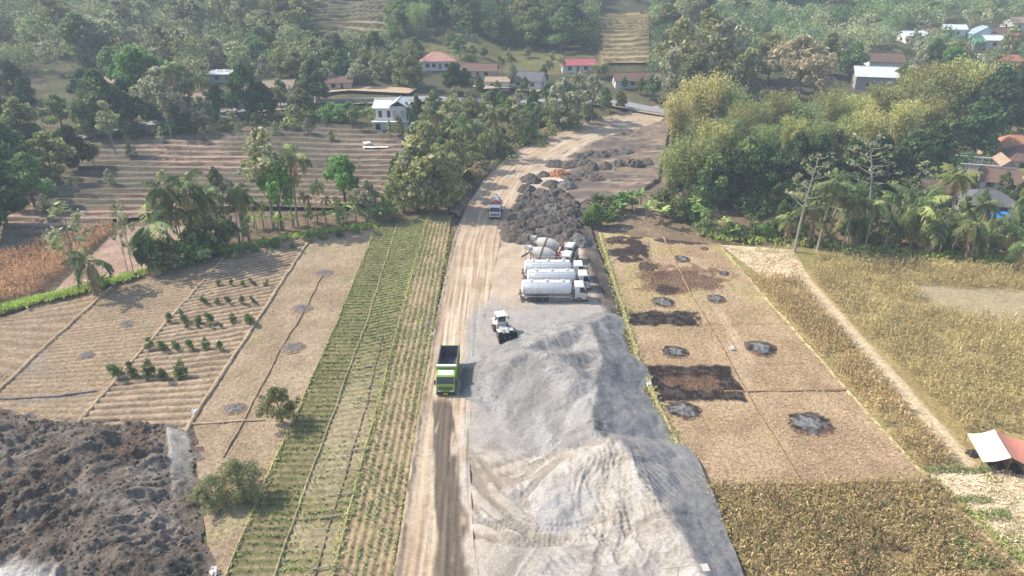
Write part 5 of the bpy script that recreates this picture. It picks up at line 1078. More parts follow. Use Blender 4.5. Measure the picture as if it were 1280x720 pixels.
def farwood():
    r = np.random.default_rng(5); cent = []; rad = []
    for _ in range(900):
        y = r.uniform(430, 1000); x = r.uniform(-.95, .95) * y; z = float(Hgt(x, y)); q = r.uniform(2.6, 5.0); cent.append((x, y, z + q * .8)); rad.append(q)
    V = leafcloud(cent, rad, 5, 1.1, MIDG + OLIVE + DKG, .8, mono=.8); tag(link('far_wood', npmesh('far_wood', *V), M['leaf']), 'distant wooded slopes along the top edge', 'wood', kind='stuff')
farwood()
# ------------------------------------------------------------------ buildings
def tilemat(name, col, per=.35, var=.25):
    """roof covering: courses as fine relief, weathered in blotches"""
    m, t, b = newmat(name); tc = nd(t, 'ShaderNodeTexCoord'); wv = nd(t, 'ShaderNodeTexWave', wave_type='BANDS', bands_direction='X'); wv.inputs['Scale'].default_value = 1 / per / 3; wv.inputs['Distortion'].default_value = .4
    t.links.new(tc.outputs['Object'], wv.inputs['Vector'])
    f = math_(t, 'MULTIPLY', remap(t, noise(t, tc.outputs['Object'], .9, 6, .7), .3, .7, 1 - var, 1 + var), remap(t, wv.outputs['Fac'], 0, 1, .85, 1.08))
    t.links.new(mulcol(t, col, f), b.inputs['Base Color']); b.inputs['Roughness'].default_value = .85
    bp = nd(t, 'ShaderNodeBump'); bp.inputs['Strength'].default_value = .5; bp.inputs['Distance'].default_value = .06; t.links.new(wv.outputs['Fac'], bp.inputs['Height']); t.links.new(bp.outputs[0], b.inputs['Normal'])
    return m
M['r_brown'] = tilemat('brown_roof_tile', (.17, .1, .075)); M['r_orange'] = tilemat('orange_roof_tile', (.42, .19, .1)); M['r_pink'] = tilemat('salmon_roof_tile', (.5, .25, .2)); M['r_red'] = tilemat('red_metal_roof', (.4, .11, .12), .8)
M['r_white'] = tilemat('white_metal_roof', (.62, .65, .66), .8, .1); M['r_grey'] = tilemat('grey_roof', (.13, .13, .135), .5); M['r_blue'] = tilemat('blue_grey_metal_roof', (.3, .38, .45), .8); M['r_green'] = tilemat('green_metal_roof', (.12, .4, .3), .8); M['r_tan'] = tilemat('tan_roof_tile', (.36, .26, .18))
M['w_white'] = mat('white_plaster', (.62, .61, .58), .85, var=.14, scale=1.2); M['w_cream'] = mat('cream_plaster', (.5, .43, .33), .85, var=.15, scale=1.2); M['w_blue'] = mat('pale_blue_plaster', (.36, .44, .47), .85, var=.12, scale=1.2)
M['w_brick'] = mat('brick_wall', (.27, .15, .1), .9, var=.25, scale=3); M['w_conc'] = mat('bare_concrete', (.33, .32, .3), .9, var=.2, scale=2); M['wood'] = mat('weathered_wood', (.16, .1, .06), .8, var=.3); M['dark'] = mat('dark_interior', (.025, .023, .02), .9)
def house(label, px, py, w, d, hw, rh, rot, roof, wall, kind='gable', over=.6, nwin=2, name='house', two=False, base=None):
    p = base if base is not None else G1(px, py); t = thing(name, label, 'house', (p[0], p[1], p[2] - .3), R(rot), None)
    hw += .3; X, Y = w / 2, d / 2
    mb = MB(); mb.bb(-X, X, -Y, Y, -.6, hw)
    if kind == 'gable': mb.add([(-X, -Y, hw), (-X, Y, hw), (-X, 0, hw + rh - .12), (X, -Y, hw), (X, Y, hw), (X, 0, hw + rh - .12)], [(0, 2, 1), (3, 4, 5), (0, 3, 5, 2), (1, 2, 5, 4)])
    mb.build('wall', M[wall], t)
    a, b = X + over, Y + over; k = rh / Y; zb = hw - over * k + .06
    rf = MB()
    if kind == 'gable':
        for s in (-1, 1):
            rf.add([(-a, s * b, zb), (a, s * b, zb), (a, 0, hw + rh + .06), (-a, 0, hw + rh + .06), (-a, s * b, zb + .12), (a, s * b, zb + .12), (a, 0, hw + rh + .18), (-a, 0, hw + rh + .18)],
                   [(0, 1, 2, 3), (7, 6, 5, 4), (0, 4, 5, 1), (1, 5, 6, 2), (3, 7, 4, 0)] if s > 0 else [(3, 2, 1, 0), (4, 5, 6, 7), (1, 5, 4, 0), (2, 6, 5, 1), (0, 4, 7, 3)])
        ridge = ((-a, 0, hw + rh + .2), (a, 0, hw + rh + .2))
    elif kind == 'hip':
        r = max(.2, X - Y); z0 = zb; z1 = hw + rh + .18
        rf.add([(-a, -b, z0), (a, -b, z0), (a, b, z0), (-a, b, z0), (-r, 0, z1), (r, 0, z1)], [(0, 1, 5, 4), (1, 2, 5), (2, 3, 4, 5), (3, 0, 4), (3, 2, 1, 0)]); ridge = ((-r, 0, z1), (r, 0, z1))
    else:
        rf.add([(-a, -b, hw + .05), (a, -b, hw + .05), (a, b, hw + rh), (-a, b, hw + rh), (-a, -b, hw + .17), (a, -b, hw + .17), (a, b, hw + rh + .12), (-a, b, hw + rh + .12)], [(3, 2, 1, 0), (4, 5, 6, 7), (0, 1, 5, 4), (1, 2, 6, 5), (2, 3, 7, 6), (3, 0, 4, 7)]); ridge = None
    ro = rf.build('roof', M[roof], t)
    if ridge: MB().tube(ridge, .13, 6).build('ridge_cap', M[roof], ro)
    fl = [1.55] if not two else [1.55, hw - 1.4]
    for z in fl:
        for i in range(nwin):
            x = -X + (i + 1) * w / (nwin + 1.0) - .35
            if i == nwin // 2 and z < 2:
                dr = MB().bb(x - .5, x + .5, -Y - .06, -Y + .1, .3, 2.35).build('door', M['wood'], t); continue
            wn = MB().bb(x - .75, x + .75, -Y - .07, -Y + .1, z - .65, z + .75).build('window', M['wood'], t)
            MB().bb(x - .62, x + .62, -Y - .1, -Y - .06, z - .53, z + .63).build('pane', M['glass'], wn)
    for s in (-1, 1):
        wn = MB().bb(s * X - .07, s * X + .07, -.6, .6, .95, 2.2).build('window', M['wood'], t); MB().bb(s * X + s * .06, s * X + s * .1, -.48, .48, 1.05, 2.1).build('pane', M['glass'], wn)
    return t
house('house with salmon hipped roof and white walls on the slope', 547, 84, 12, 9, 3.2, 2.4, 8, 'r_pink', 'w_white', 'hip', .8, 4)
house('long low house with brown tiled roof left of the salmon-roofed house', 600, 95, 13, 7, 2.6, 2.0, -6, 'r_brown', 'w_cream', 'gable', .7, 3)
house('low annexe with pale wall in front of the brown-roofed house', 622, 110, 9, 5, 2.6, 1.0, -4, 'r_tan', 'w_white', 'shed', .4, 2)
house('house with dark roof and white fascia beside tall palms', 662, 108, 11, 7, 3.0, 2.4, -22, 'r_grey', 'w_white', 'gable', .7, 3)
house('house with bright red metal roof', 722, 88, 13, 7, 2.6, 1.8, 2, 'r_red', 'w_white', 'gable', .6, 3)
house('long brown-roofed house with white wall near the road junction', 795, 107, 17, 7, 2.6, 2.2, 2, 'r_brown', 'w_white', 'gable', .7, 4)
house('small white shop with tan roof beside the asphalt road', 243, 133, 9, 6, 2.8, 1.5, 4, 'r_tan', 'w_cream', 'gable', .9, 3)
house('house with pinkish roof peeping between trees at upper left', 215, 98, 10, 7, 2.6, 2.0, 10, 'r_pink', 'w_cream', 'gable', .6, 2)
house('shed with white metal roof beyond the roadside palms', 282, 100, 10, 6, 2.4, .8, 5, 'r_white', 'w_conc', 'shed', .5, 2)
house('white house with tan roof between the dark roadside trees', 350, 118, 11, 8, 2.8, 2.0, 14, 'r_tan', 'w_white', 'gable', .7, 3)
house('pale house half hidden behind trees at the far left', 150, 112, 8, 6, 2.8, 1.6, -8, 'r_tan', 'w_white', 'gable', .5, 2)
house('low house with tan walls near the earth yard', 425, 110, 9, 6, 2.5, 1.5, 5, 'r_brown', 'w_cream', 'gable', .6, 2)
house('barn with broad white metal roof above the bamboo', 1090, 108, 14, 10, 4.5, 2.6, -14, 'r_white', 'w_conc', 'gable', .8, 2)
house('brown-roofed house directly behind the white-roofed barn', 1102, 88, 13, 8, 4.0, 2.6, -8, 'r_brown', 'w_white', 'gable', .6, 3)
for lab, a, b, w_, d_, rh_, rot, rf_, wl_ in (('far house with flat pale roof at upper right', 1139, 52, 10, 8, 1.4, 5, 'r_white', 'w_white'), ('far brown-roofed house beside the pale-roofed one', 1160, 50, 9, 8, 2.4, 10, 'r_brown', 'w_cream'), ('far house with blue-grey gable', 1226, 50, 8, 10, 3.0, 80, 'r_blue', 'w_blue'),
        ('far little hut with green roof', 1218, 60, 5, 5, 1.4, 10, 'r_green', 'w_conc'), ('far house with long white roof edge', 1244, 58, 12, 7, 1.6, -6, 'r_white', 'w_white'), ('far house with red-brown roof behind the white roof', 1248, 50, 12, 8, 2.4, 4, 'r_brown', 'w_cream'),
        ('far house with red-brown roof at the right edge', 1275, 58, 10, 8, 2.4, -12, 'r_red', 'w_cream'), ('salmon-walled house low at the right edge', 1262, 84, 9, 7, 1.8, 10, 'r_orange', 'w_brick'), ('far house with tan roof near the top right corner', 1270, 36, 11, 8, 2.2, 8, 'r_tan', 'w_white'), ('far pale roof left of the green hut', 1190, 44, 9, 7, 1.6, -10, 'r_white', 'w_white')):
    house(lab, a, b, w_, d_, 3.0, rh_, rot, rf_, wl_, 'gable', .6, 2)
house('house with bright orange hipped roof at the right edge', 1262, 198, 13, 10, 3.2, 3.2, -10, 'r_orange', 'w_cream', 'hip', .8, 3)
house('house with brown hipped roof in front of the orange one', 1285, 208, 13, 9, 3.0, 2.8, -10, 'r_brown', 'w_cream', 'hip', .7, 3)
house('small brown gabled house behind the grey hipped roof in the right village', 1250, 234, 9, 7, 2.2, 2.2, -28, 'r_brown', 'w_white', 'gable', .6, 3)
house('house with wide grey hipped roof below the ruin', 1228, 262, 11, 8, 2.6, 2.0, -12, 'r_grey', 'w_conc', 'hip', .7, 3)
house('small house with maroon roof and pale blue wall under the trees', 1178, 250, 8, 6, 2.6, 2.0, -14, 'r_brown', 'w_blue', 'gable', .5, 2)
# unfinished building: open columns on a raised slab
p = G1(1222, 218); t = thing('unfinished_building', 'unfinished white building with bare columns next to the orange roof', 'building', p, R(-18))
MB().bb(-7, 7, -4.5, 4.5, -.5, .6).build('floor_slab', M['w_conc'], t)
for i, x in enumerate(np.linspace(-6.6, 6.6, 6)):
    for y in (-4.2, 4.2): MB().bb(x - .18, x + .18, y - .18, y + .18, .6, 3.2).build('column', M['w_white'], t)
MB().bb(-6.9, 6.9, -4.45, -4.0, 3.2, 3.6).build('beam', M['w_white'], t); MB().bb(-6.9, 6.9, 4.0, 4.45, 3.2, 3.6).build('beam', M['w_white'], t)
MB().bb(-7, -6.8, -4.4, 4.4, .6, 2.8).build('wall', M['w_white'], t); MB().bb(-1, 6.5, 4.05, 4.3, .6, 2.6).build('wall', M['w_cream'], t)
g = MB(); g.add([(3.2, -4.5, 3.6), (6.9, -4.5, 3.6), (5.05, -4.5, 5.2), (3.2, 4.4, 3.6), (6.9, 4.4, 3.6), (5.05, 4.4, 5.2)], [(0, 1, 2), (3, 5, 4), (0, 2, 5, 3), (1, 4, 5, 2)]); g.build('roof', M['r_tan'], t)
# white two-storey house by the terraces
p = G1(490, 163); t = thing('two_storey_house', 'white two-storey house with gabled metal roof above the terraces', 'house', (p[0] - .4, p[1] + 4, p[2] - .4), R(0), None, .86)
MB().bb(-6, 6, -4, 4, -1, 3.4).build('wall', M['w_white'], t); MB().bb(.2, 5.6, -3.6, 4, 3.4, 8.6).build('wall', M['w_white'], t); MB().bb(-5.6, .2, -.5, 4, 3.4, 7.2).build('wall', M['w_white'], t)
MB().bb(-6.4, 6.4, -5.6, -3.4, 3.4, 3.62).build('canopy', M['r_white'], t); MB().bb(-5.6, .2, -3.6, -3.4, 3.64, 4.6).build('balcony_rail', M['w_white'], t)
r = MB(); X0, X1, zc = -.5, 6.4, 10.4
r.add([(X0, -4.6, 8.3), (2.9, -4.6, zc), (X1, -4.6, 8.3), (X0, 4.6, 8.3), (2.9, 4.6, zc), (X1, 4.6, 8.3), (X0, -4.6, 8.55), (2.9, -4.6, zc + .25), (X1, -4.6, 8.55), (X0, 4.6, 8.55), (2.9, 4.6, zc + .25), (X1, 4.6, 8.55)], [(0, 1, 4, 3), (1, 2, 5, 4), (6, 9, 10, 7), (7, 10, 11, 8), (0, 6, 7, 1), (1, 7, 8, 2), (3, 4, 10, 9), (4, 5, 11, 10), (0, 3, 9, 6), (2, 8, 11, 5)])
ro = r.build('roof', M['r_white'], t); MB().tube([(2.9, -4.7, zc + .28), (2.9, 4.7, zc + .28)], .12).build('ridge_cap', M['r_white'], ro)
MB().add([(.2, -3.6, 8.6), (5.6, -3.6, 8.6), (2.9, -3.6, 10.2)], [(0, 1, 2)]).build('gable', M['dark'], t)
r = MB(); r.add([(-6.6, -1.6, 7.3), (-.45, -1.6, 7.3), (-.45, 4.6, 8.9), (-6.6, 4.6, 8.9), (-6.6, -1.6, 7.5), (-.45, -1.6, 7.5), (-.45, 4.6, 9.1), (-6.6, 4.6, 9.1)], [(3, 2, 1, 0), (4, 5, 6, 7), (0, 1, 5, 4), (1, 2, 6, 5), (2, 3, 7, 6), (3, 0, 4, 7)]); r.build('roof', M['r_white'], t)
for x in (1.6, 4.2):
    wn = MB().bb(x - .6, x + .6, -3.7, -3.5, 4.6, 7.0).build('window', M['w_conc'], t); MB().bb(x - .45, x + .45, -3.74, -3.69, 4.8, 6.8).build('pane', M['w_blue'], wn)
for x in (-4, -1): MB().bb(x - .6, x + .6, -.6, -.4, 4.0, 6.4).build('window', M['glass'], t)
for x in (-4.4, 3.5): MB().bb(x - .8, x + .8, -4.1, -3.9, .6, 2.6).build('window', M['glass'], t)
MB().bb(-1.0, .2, -4.1, -3.9, -.6, 2.4).build('door', M['wood'], t)
# retaining wall along the asphalt road
p0, p1 = G1(395, 131), G1(468, 129); mb = MB(); L = np.linalg.norm(p1[:2] - p0[:2])
mb.bb(0, L, -.15, .15, -1.5, 1.7); o = mb.build('roadside_wall', M['w_conc']); o.location = Vector(p0) + Vector((0, 0, .2)); o.rotation_euler = (0, 0, math.atan2(p1[1] - p0[1], p1[0] - p0[0])); tag(o, 'long grey concrete wall beside the asphalt road above the white house', 'wall')
# sheets and tents
def sheet(name, label, px, py, w, d, z, matn, sag=.25, rot=0, cat='tarpaulin', posts=False, tilt=0):
    p = G1(px, py); n = 13; g = np.linspace(-.5, .5, n); X, Y = np.meshgrid(g, g); x, y = X.ravel(), Y.ravel()
    zz = z - sag * (1 - (2 * x) ** 2) * (1 - (2 * y) ** 2) + (fbm(x * 6 + px, y * 6, 3, 4) - .5) * .3 + tilt * y * d
    if not posts:
        o = link(name, npmesh(name, np.stack([x * w, y * d, zz], -1), gridq(n, n), None, True), M[matn]); o.location = p; o.rotation_euler = (0, 0, R(rot)); return tag(o, label, cat)
    t = thing(name, label, cat, p, R(rot)); link('cover', npmesh('cover', np.stack([x * w, y * d, zz], -1), gridq(n, n), None, True), M[matn], t)
    for a in (-.48, .48):
        for b in (-.48, .48): MB().tube([(a * w, b * d, -.3), (a * w, b * d, z + tilt * b * d)], .05, 6).build('post', M['wood'], t)
    return t
M['t_blue'] = mat('blue_tarpaulin', (.02, .2, .62), .5, var=.15); M['t_white'] = mat('white_plastic_sheet', (.72, .71, .7), .6, var=.1); M['t_orange'] = mat('faded_orange_tarpaulin', (.62, .24, .16), .7, var=.15); M['t_cream'] = mat('cream_tarpaulin', (.72, .58, .46), .7, var=.1); M['t_red'] = mat('orange_red_plastic', (.6, .1, .05), .6)
sheet('blue_tarpaulin', 'bright blue tarpaulin shelter among the palms at right', 1238, 286, 5.6, 3.0, 3.2, 't_blue', .25, -6, posts=True, tilt=.12)
sheet('plastic_sheet', 'white plastic sheet lying along the terrace below the white house', 470, 187, 7, 2.6, .9, 't_white', .1, 4)
sheet('plastic_sheet', 'smaller upright white sheet at the end of the terrace sheet', 459, 184, 2.2, 2.2, 1.4, 't_white', .1, 30)
sheet('plastic_sheet', 'small orange-red plastic scrap on the left verge of the road bend', 607, 221, 1.3, 1.3, .9, 't_red', .05, 20)
sheet('plastic_sheet', 'white sheet among the soil heaps at the bend', 700, 231, 1.6, 1.2, 1.2, 't_white', .05, 30)
p = at(1246, 575, 0); t = thing('field_tent', 'faded orange and cream tarpaulin tent over dark sacks by the maize', 'tent', p, R(-14))
n = 12; gu = np.linspace(0, 1, n)
def slope(y0, y1, z0, z1, m):
    U, V_ = np.meshgrid(np.linspace(-2.6, 2.6, n), gu); x = U.ravel(); v = V_.ravel(); link('cover', npmesh('cover', np.stack([y0 + (y1 - y0) * v, x, z0 + (z1 - z0) * v - .22 * np.sin(v * math.pi) + (fbm(x, v * 3, 2, 8) - .5) * .12], -1), gridq(n, n), None, True), M[m], t)
slope(-2.6, 0, 1.3, 2.4, 't_cream'); slope(0, 3.2, 2.4, 1.4, 't_orange')
MB().tube([(0, -2.7, 2.38), (0, 2.7, 2.38)], .06).build('ridge_pole', M['wood'], t)
for x, z in ((-2.6, 1.3), (0, 2.35), (3.2, 1.4)):
    for y in (-2.6, 2.6): MB().tube([(x, y, -.2), (x, y, z)], .05, 6).build('post', M['wood'], t)
for i in range(9):
    h = heapmesh(50 + i % 3, (.06, .055, .05)) if i < 3 else None
    if i < 3: HS = globals().setdefault('SACK', []); HS.append(h)
    o = link('sack', SACK[i % 3]); q = Vector((-2.2 + i * .6, rr.uniform(-2.2, 1.6), 0)); q.rotate(Euler((0, 0, R(-14)))); o.location = Vector(p) + q; o.scale = (.9, .7, 1.1); o.rotation_euler = (0, 0, rr.uniform(0, 6)); tag(o, 'dark sack heaped under the orange and cream tent, %s of nine from the left' % ordw(i), 'sack', 'sacks under the tent')

# ------------------------------------------------------------------ vehicles (built facing +X, origin on the ground under the rear)
def wheel(parent, x, y, r=.52, wd=.32, rim='steel'):
    n = 20; mb = MB(); s = 1 if y > 0 else -1
    prof = [(r * .58, -wd / 2), (r * .92, -wd / 2), (r, -wd * .36), (r, wd * .36), (r * .92, wd / 2), (r * .58, wd / 2)]
    V = [(pr * math.cos(2 * math.pi * k / n), q, pr * math.sin(2 * math.pi * k / n)) for pr, q in prof for k in range(n)]
    mb.add(V, [(i * n + k, i * n + (k + 1) % n, (i + 1) * n + (k + 1) % n, (i + 1) * n + k) for i in range(5) for k in range(n)])
    w_ = mb.build('wheel', M['rubber'], parent, True); w_.location = (x, y, r)
    MB().tube([(0, -wd * .3, 0), (0, wd * .3, 0)], r * .585, 16).tube([(0, s * wd * .3, 0), (0, s * wd * .48, 0)], r * .2, 8).build('rim', M[rim], w_)
def truck(name, label, cat, loc, rz, axles, group=None, rim='steel'):
    t = thing(name, label, cat, loc, rz, group)
    for x, dual in axles:
        for s in (-1, 1):
            wheel(t, x, s * (1.02 if dual else 1.07), .52, .58 if dual else .32, rim)
    return t
def cab(t, x0, body, top=None, L=2.0, z0=.62, h=2.25, bumper='black'):
    top = top or body; zb = z0; zt = z0 + h; xf = x0 + L
    prof = [(x0, zb), (xf, zb), (xf + .02, zb + h * .42), (xf - .1, zb + h * .52), (xf - .42, zt - .1), (xf - .55, zt), (x0 + .05, zt), (x0, zt - .08)]
    c = MB().prism(prof, -1.2, 1.2).build('cab', M[body], t)
    def on(a, b, y0, y1, off=.015):
        (xa, za), (xb, zb_) = a, b; d = Vector((xb - xa, 0, zb_ - za)).normalized(); nrm = Vector((d.z, 0, -d.x)) * off
        return [(xa + nrm.x, y0, za + nrm.z), (xa + nrm.x, y1, za + nrm.z), (xb + nrm.x, y1, zb_ + nrm.z), (xb + nrm.x, y0, zb_ + nrm.z)]
    a, b = (xf - .11, zb + h * .55), (xf - .41, zt - .13); MB().quad(*on(a, b, -1.08, 1.08)).build('windscreen', M['glass'], c)
    for s in (-1, 1):
        q = [(x0 + .75, s * 1.212, zb + h * .52), (xf - .2, s * 1.212, zb + h * .52), (xf - .5, s * 1.212, zt - .18), (x0 + .75, s * 1.212, zt - .18)]
        MB().quad(*(q if s < 0 else q[::-1])).build('side_window', M['glass'], c)
        dr = MB().bb(x0 + .68, x0 + .7, s * 1.2, s * 1.206, zb + .1, zt - .12).bb(xf - .12, xf - .1, s * 1.2, s * 1.206, zb + .1, zb + 1.1).build('door_seam', M['black'], c)
        MB().bb(xf - .02, xf + .06, s * .78 - .2, s * .78 + .2, zb + .1, zb + .32).build('headlight', M['lamp'], c)
        MB().bb(xf - .22, xf - .08, s * 1.36 - .11, s * 1.36 + .11, zb + h * .5, zb + h * .78).tube([(xf - .15, s * 1.2, zb + h * .75), (xf - .15, s * 1.36, zb + h * .75)], .02, 5).build('mirror', M['black'], c)
    MB().bb(xf + .0, xf + .035, -.85, .85, zb + .38, zb + h * .4).build('grille', M['black'], c)
    for k in range(3): MB().bb(xf + .03, xf + .06, -.8, .8, zb + .45 + k * .16, zb + .5 + k * .16).build('grille_bar', M[body], c)
    MB().bb(xf - .1, xf + .16, -1.22, 1.22, zb - .3, zb + .06).build('bumper', M[bumper], c)
    MB().bb(x0 + .15, xf - .6, -1.0, 1.0, zt, zt + .06).build('roof_panel', M[top], c)
    MB().tube([(xf - .5, -.75, zb + h * .62), (xf - .42, .1, zb + h * .58)], .02, 4).build('wiper', M['black'], c)
    return c
def chassis(t, x0, x1, z=.85):
    mb = MB(); 
    for s in (-1, 1): mb.bb(x0, x1, s * .42 - .06, s * .42 + .06, z - .15, z + .12)
    for x in np.linspace(x0 + .3, x1 - .3, 5): mb.bb(x - .06, x + .06, -.4, .4, z - .1, z + .08)
    mb.build('chassis', M['steel'], t)
    MB().tube([(x1 - 2.6, -.85, z - .05), (x1 - 1.6, -.85, z - .05)], .3, 12).build('fuel_tank', M['steel'], t)
    for s in (-1, 1): MB().bb(x0 - .06, x0, s * .9 - .15, s * .9 + .15, z - .1, z + .05).build('tail_light', M['red'], t)
# green tipper
p = at(555, 493, 0); t = truck('dump_truck', 'lime green dump truck with an empty dark box on the dirt road', 'truck', (p[0] + .3, p[1] + 7.2, .06), R(-90), ((1.25, 1), (2.55, 1), (6.5, 0)))
chassis(t, -.2, 7.6); cab(t, 5.75, 'green', 'dustywhite', 2.0, .62, 2.2)
MB().bb(7.92, 7.97, -.28, .28, .42, .62).build('number_plate', M['yellow'], t)
b = MB().bb(-.35, 5.45, -1.22, 1.22, 1.08, 1.22).build('box_floor', M['bed'], t)
for s in (-1, 1):
    w_ = MB().bb(-.35, 5.45, s * 1.25 - .05, s * 1.25 + .05, 1.08, 3.0).build('side_wall', M['green'], t)
    MB().bb(-.28, 5.38, s * 1.19 - .012, s * 1.19 + .012, 1.23, 2.96).build('liner', M['bed'], w_)
    for x in np.linspace(0, 5.1, 7): MB().bb(x - .05, x + .05, s * 1.33 - .04, s * 1.33 + .04, 1.1, 2.95).build('rib', M['green'], w_)
    MB().bb(-.35, 5.45, s * 1.25 - .07, s * 1.25 + .07, 3.0, 3.1).build('top_rail', M['bed'], w_)
hb = MB().bb(5.45, 5.55, -1.3, 1.3, 1.08, 3.25).build('headboard', M['green'], t); MB().bb(5.37, 5.75, -1.3, 1.3, 3.25, 3.4).build('top_rail', M['white'], hb); MB().bb(5.425, 5.445, -1.18, 1.18, 1.23, 3.2).build('liner', M['bed'], hb)
tg = MB().bb(-.45, -.35, -1.3, 1.3, 1.08, 2.9).build('tailgate', M['green'], t); MB().bb(-.345, -.325, -1.18, 1.18, 1.23, 2.86).build('liner', M['bed'], tg)
for x in (1.25, 2.55): MB().bb(x - .6, x + .6, -1.25, -.75, 1.05, 1.07).bb(x - .6, x + .6, .75, 1.25, 1.05, 1.07).build('mudguard', M['black'], t)
# mixers
def drum(t, mt, band=None):
    prof = [(-.2, .42), (.1, .5), (.9, .88), (1.9, 1.16), (2.9, 1.18), (3.5, 1.02), (4.2, .72), (4.35, .0)]
    n = 24; V = [(x, r * math.cos(2 * math.pi * k / n), r * math.sin(2 * math.pi * k / n)) for x, r in prof for k in range(n)]
    d = MB().add(V, [(i * n + k, (i + 1) * n + k, (i + 1) * n + (k + 1) % n, i * n + (k + 1) % n) for i in range(len(prof) - 1) for k in range(n)]).build('drum', M[mt], t, True)
    d.location = (-.1, 0, 2.75); d.rotation_euler = (0, R(11), 0)
    V = [(x, r * math.cos(2 * math.pi * k / n), r * math.sin(2 * math.pi * k / n)) for x, r in ((1.85, 1.19), (2.0, 1.21), (2.15, 1.2)) for k in range(n)]
    MB().add(V, [(i * n + k, (i + 1) * n + k, (i + 1) * n + (k + 1) % n, i * n + (k + 1) % n) for i in range(2) for k in range(n)]).build('drum_ring', M['steel'], d, True)
    if band:
        V = [(x, r * math.cos(2 * math.pi * k / n), r * math.sin(2 * math.pi * k / n)) for x, r in ((3.3, 1.09), (3.6, 1.02), (4.1, .79)) for k in range(n)]
        MB().add(V, [(i * n + k, (i + 1) * n + k, (i + 1) * n + (k + 1) % n, i * n + (k + 1) % n) for i in range(2) for k in range(n)]).build('red_band', M[band], d, True)
def mixer(label, loc, rz, dm, body, frame, band=None):
    t = truck('mixer_truck', label, 'truck', loc, rz, ((1.3, 1), (2.6, 1), (6.2, 0)), 'concrete mixer trucks')
    chassis(t, -.2, 7.0); cab(t, 5.35, body, body, 1.9, .62, 2.2); drum(t, dm, band)
    MB().bb(4.45, 5.0, -.9, .9, 1.0, 1.9).box((4.75, 0, 2.2), (.3, .9, .7)).build('front_pedestal', M[frame], t)
    MB().tube([(.3, -.8, 1), (.1, -.7, 2.6)], .09).tube([(.3, .8, 1), (.1, .7, 2.6)], .09).tube([(.1, -.7, 2.3), (.1, .7, 2.3)], .08).build('rear_pedestal', M['steel'], t)
    MB().add([(-.95, -.5, 3.5), (.1, -.5, 3.5), (.1, .5, 3.5), (-.95, .5, 3.5), (-.65, -.22, 2.85), (-.2, -.22, 2.85), (-.2, .22, 2.85), (-.65, .22, 2.85)], [(0, 1, 5, 4), (1, 2, 6, 5), (2, 3, 7, 6), (3, 0, 4, 7), (4, 5, 6, 7)]).build('hopper', M[body], t)
    MB().box((-.95, .1, 1.75), (1.5, .45, .08), (0, R(-35), 0)).box((-.95, -.1, 1.83), (1.5, .05, .2), (0, R(-35), 0)).box((-.95, .32, 1.83), (1.5, .05, .2), (0, R(-35), 0)).build('chute', M['steel'], t)
    MB().tube([(5.1, .75, 1.3), (5.1, .75, 2.7)], .22, 10).build('water_tank', M[body], t)
    ld = MB()
    for s in (-.18, .18): ld.tube([(-.75, -.75 + s, .8), (-.75, -.75 + s, 3.4)], .025, 5)
    for k in range(7): ld.tube([(-.75, -.93, 1.0 + k * .36), (-.75, -.57, 1.0 + k * .36)], .02, 4)
    ld.build('ladder', M['steel'], t)
    for s in (-1, 1): MB().bb(.6, 3.3, s * 1.0 - .28, s * 1.0 + .28, 1.08, 1.12).build('mudguard', M[frame], t)
    return t
p = at(619, 275, 0); mixer('white mixer truck with red drum band driving down the dirt road', (p[0] + .2, p[1] + 7.0, .05), R(-92), 'white', 'white', 'steel', 'red')
p = at(664, 334, 0); mixer('parked mixer truck with grey drum, next to the tankers', (p[0] - .1, p[1] + .6, .05), R(-13), 'dustywhite', 'white', 'rust').scale = (1.1, 1.1, 1.1)
p = at(668, 321, 0); mixer('parked mixer truck with grey drum, farther from the tankers', (p[0] + .2, p[1] + .5, .05), R(-19), 'dustywhite', 'dustywhite', 'rust').scale = (1.1, 1.1, 1.1)
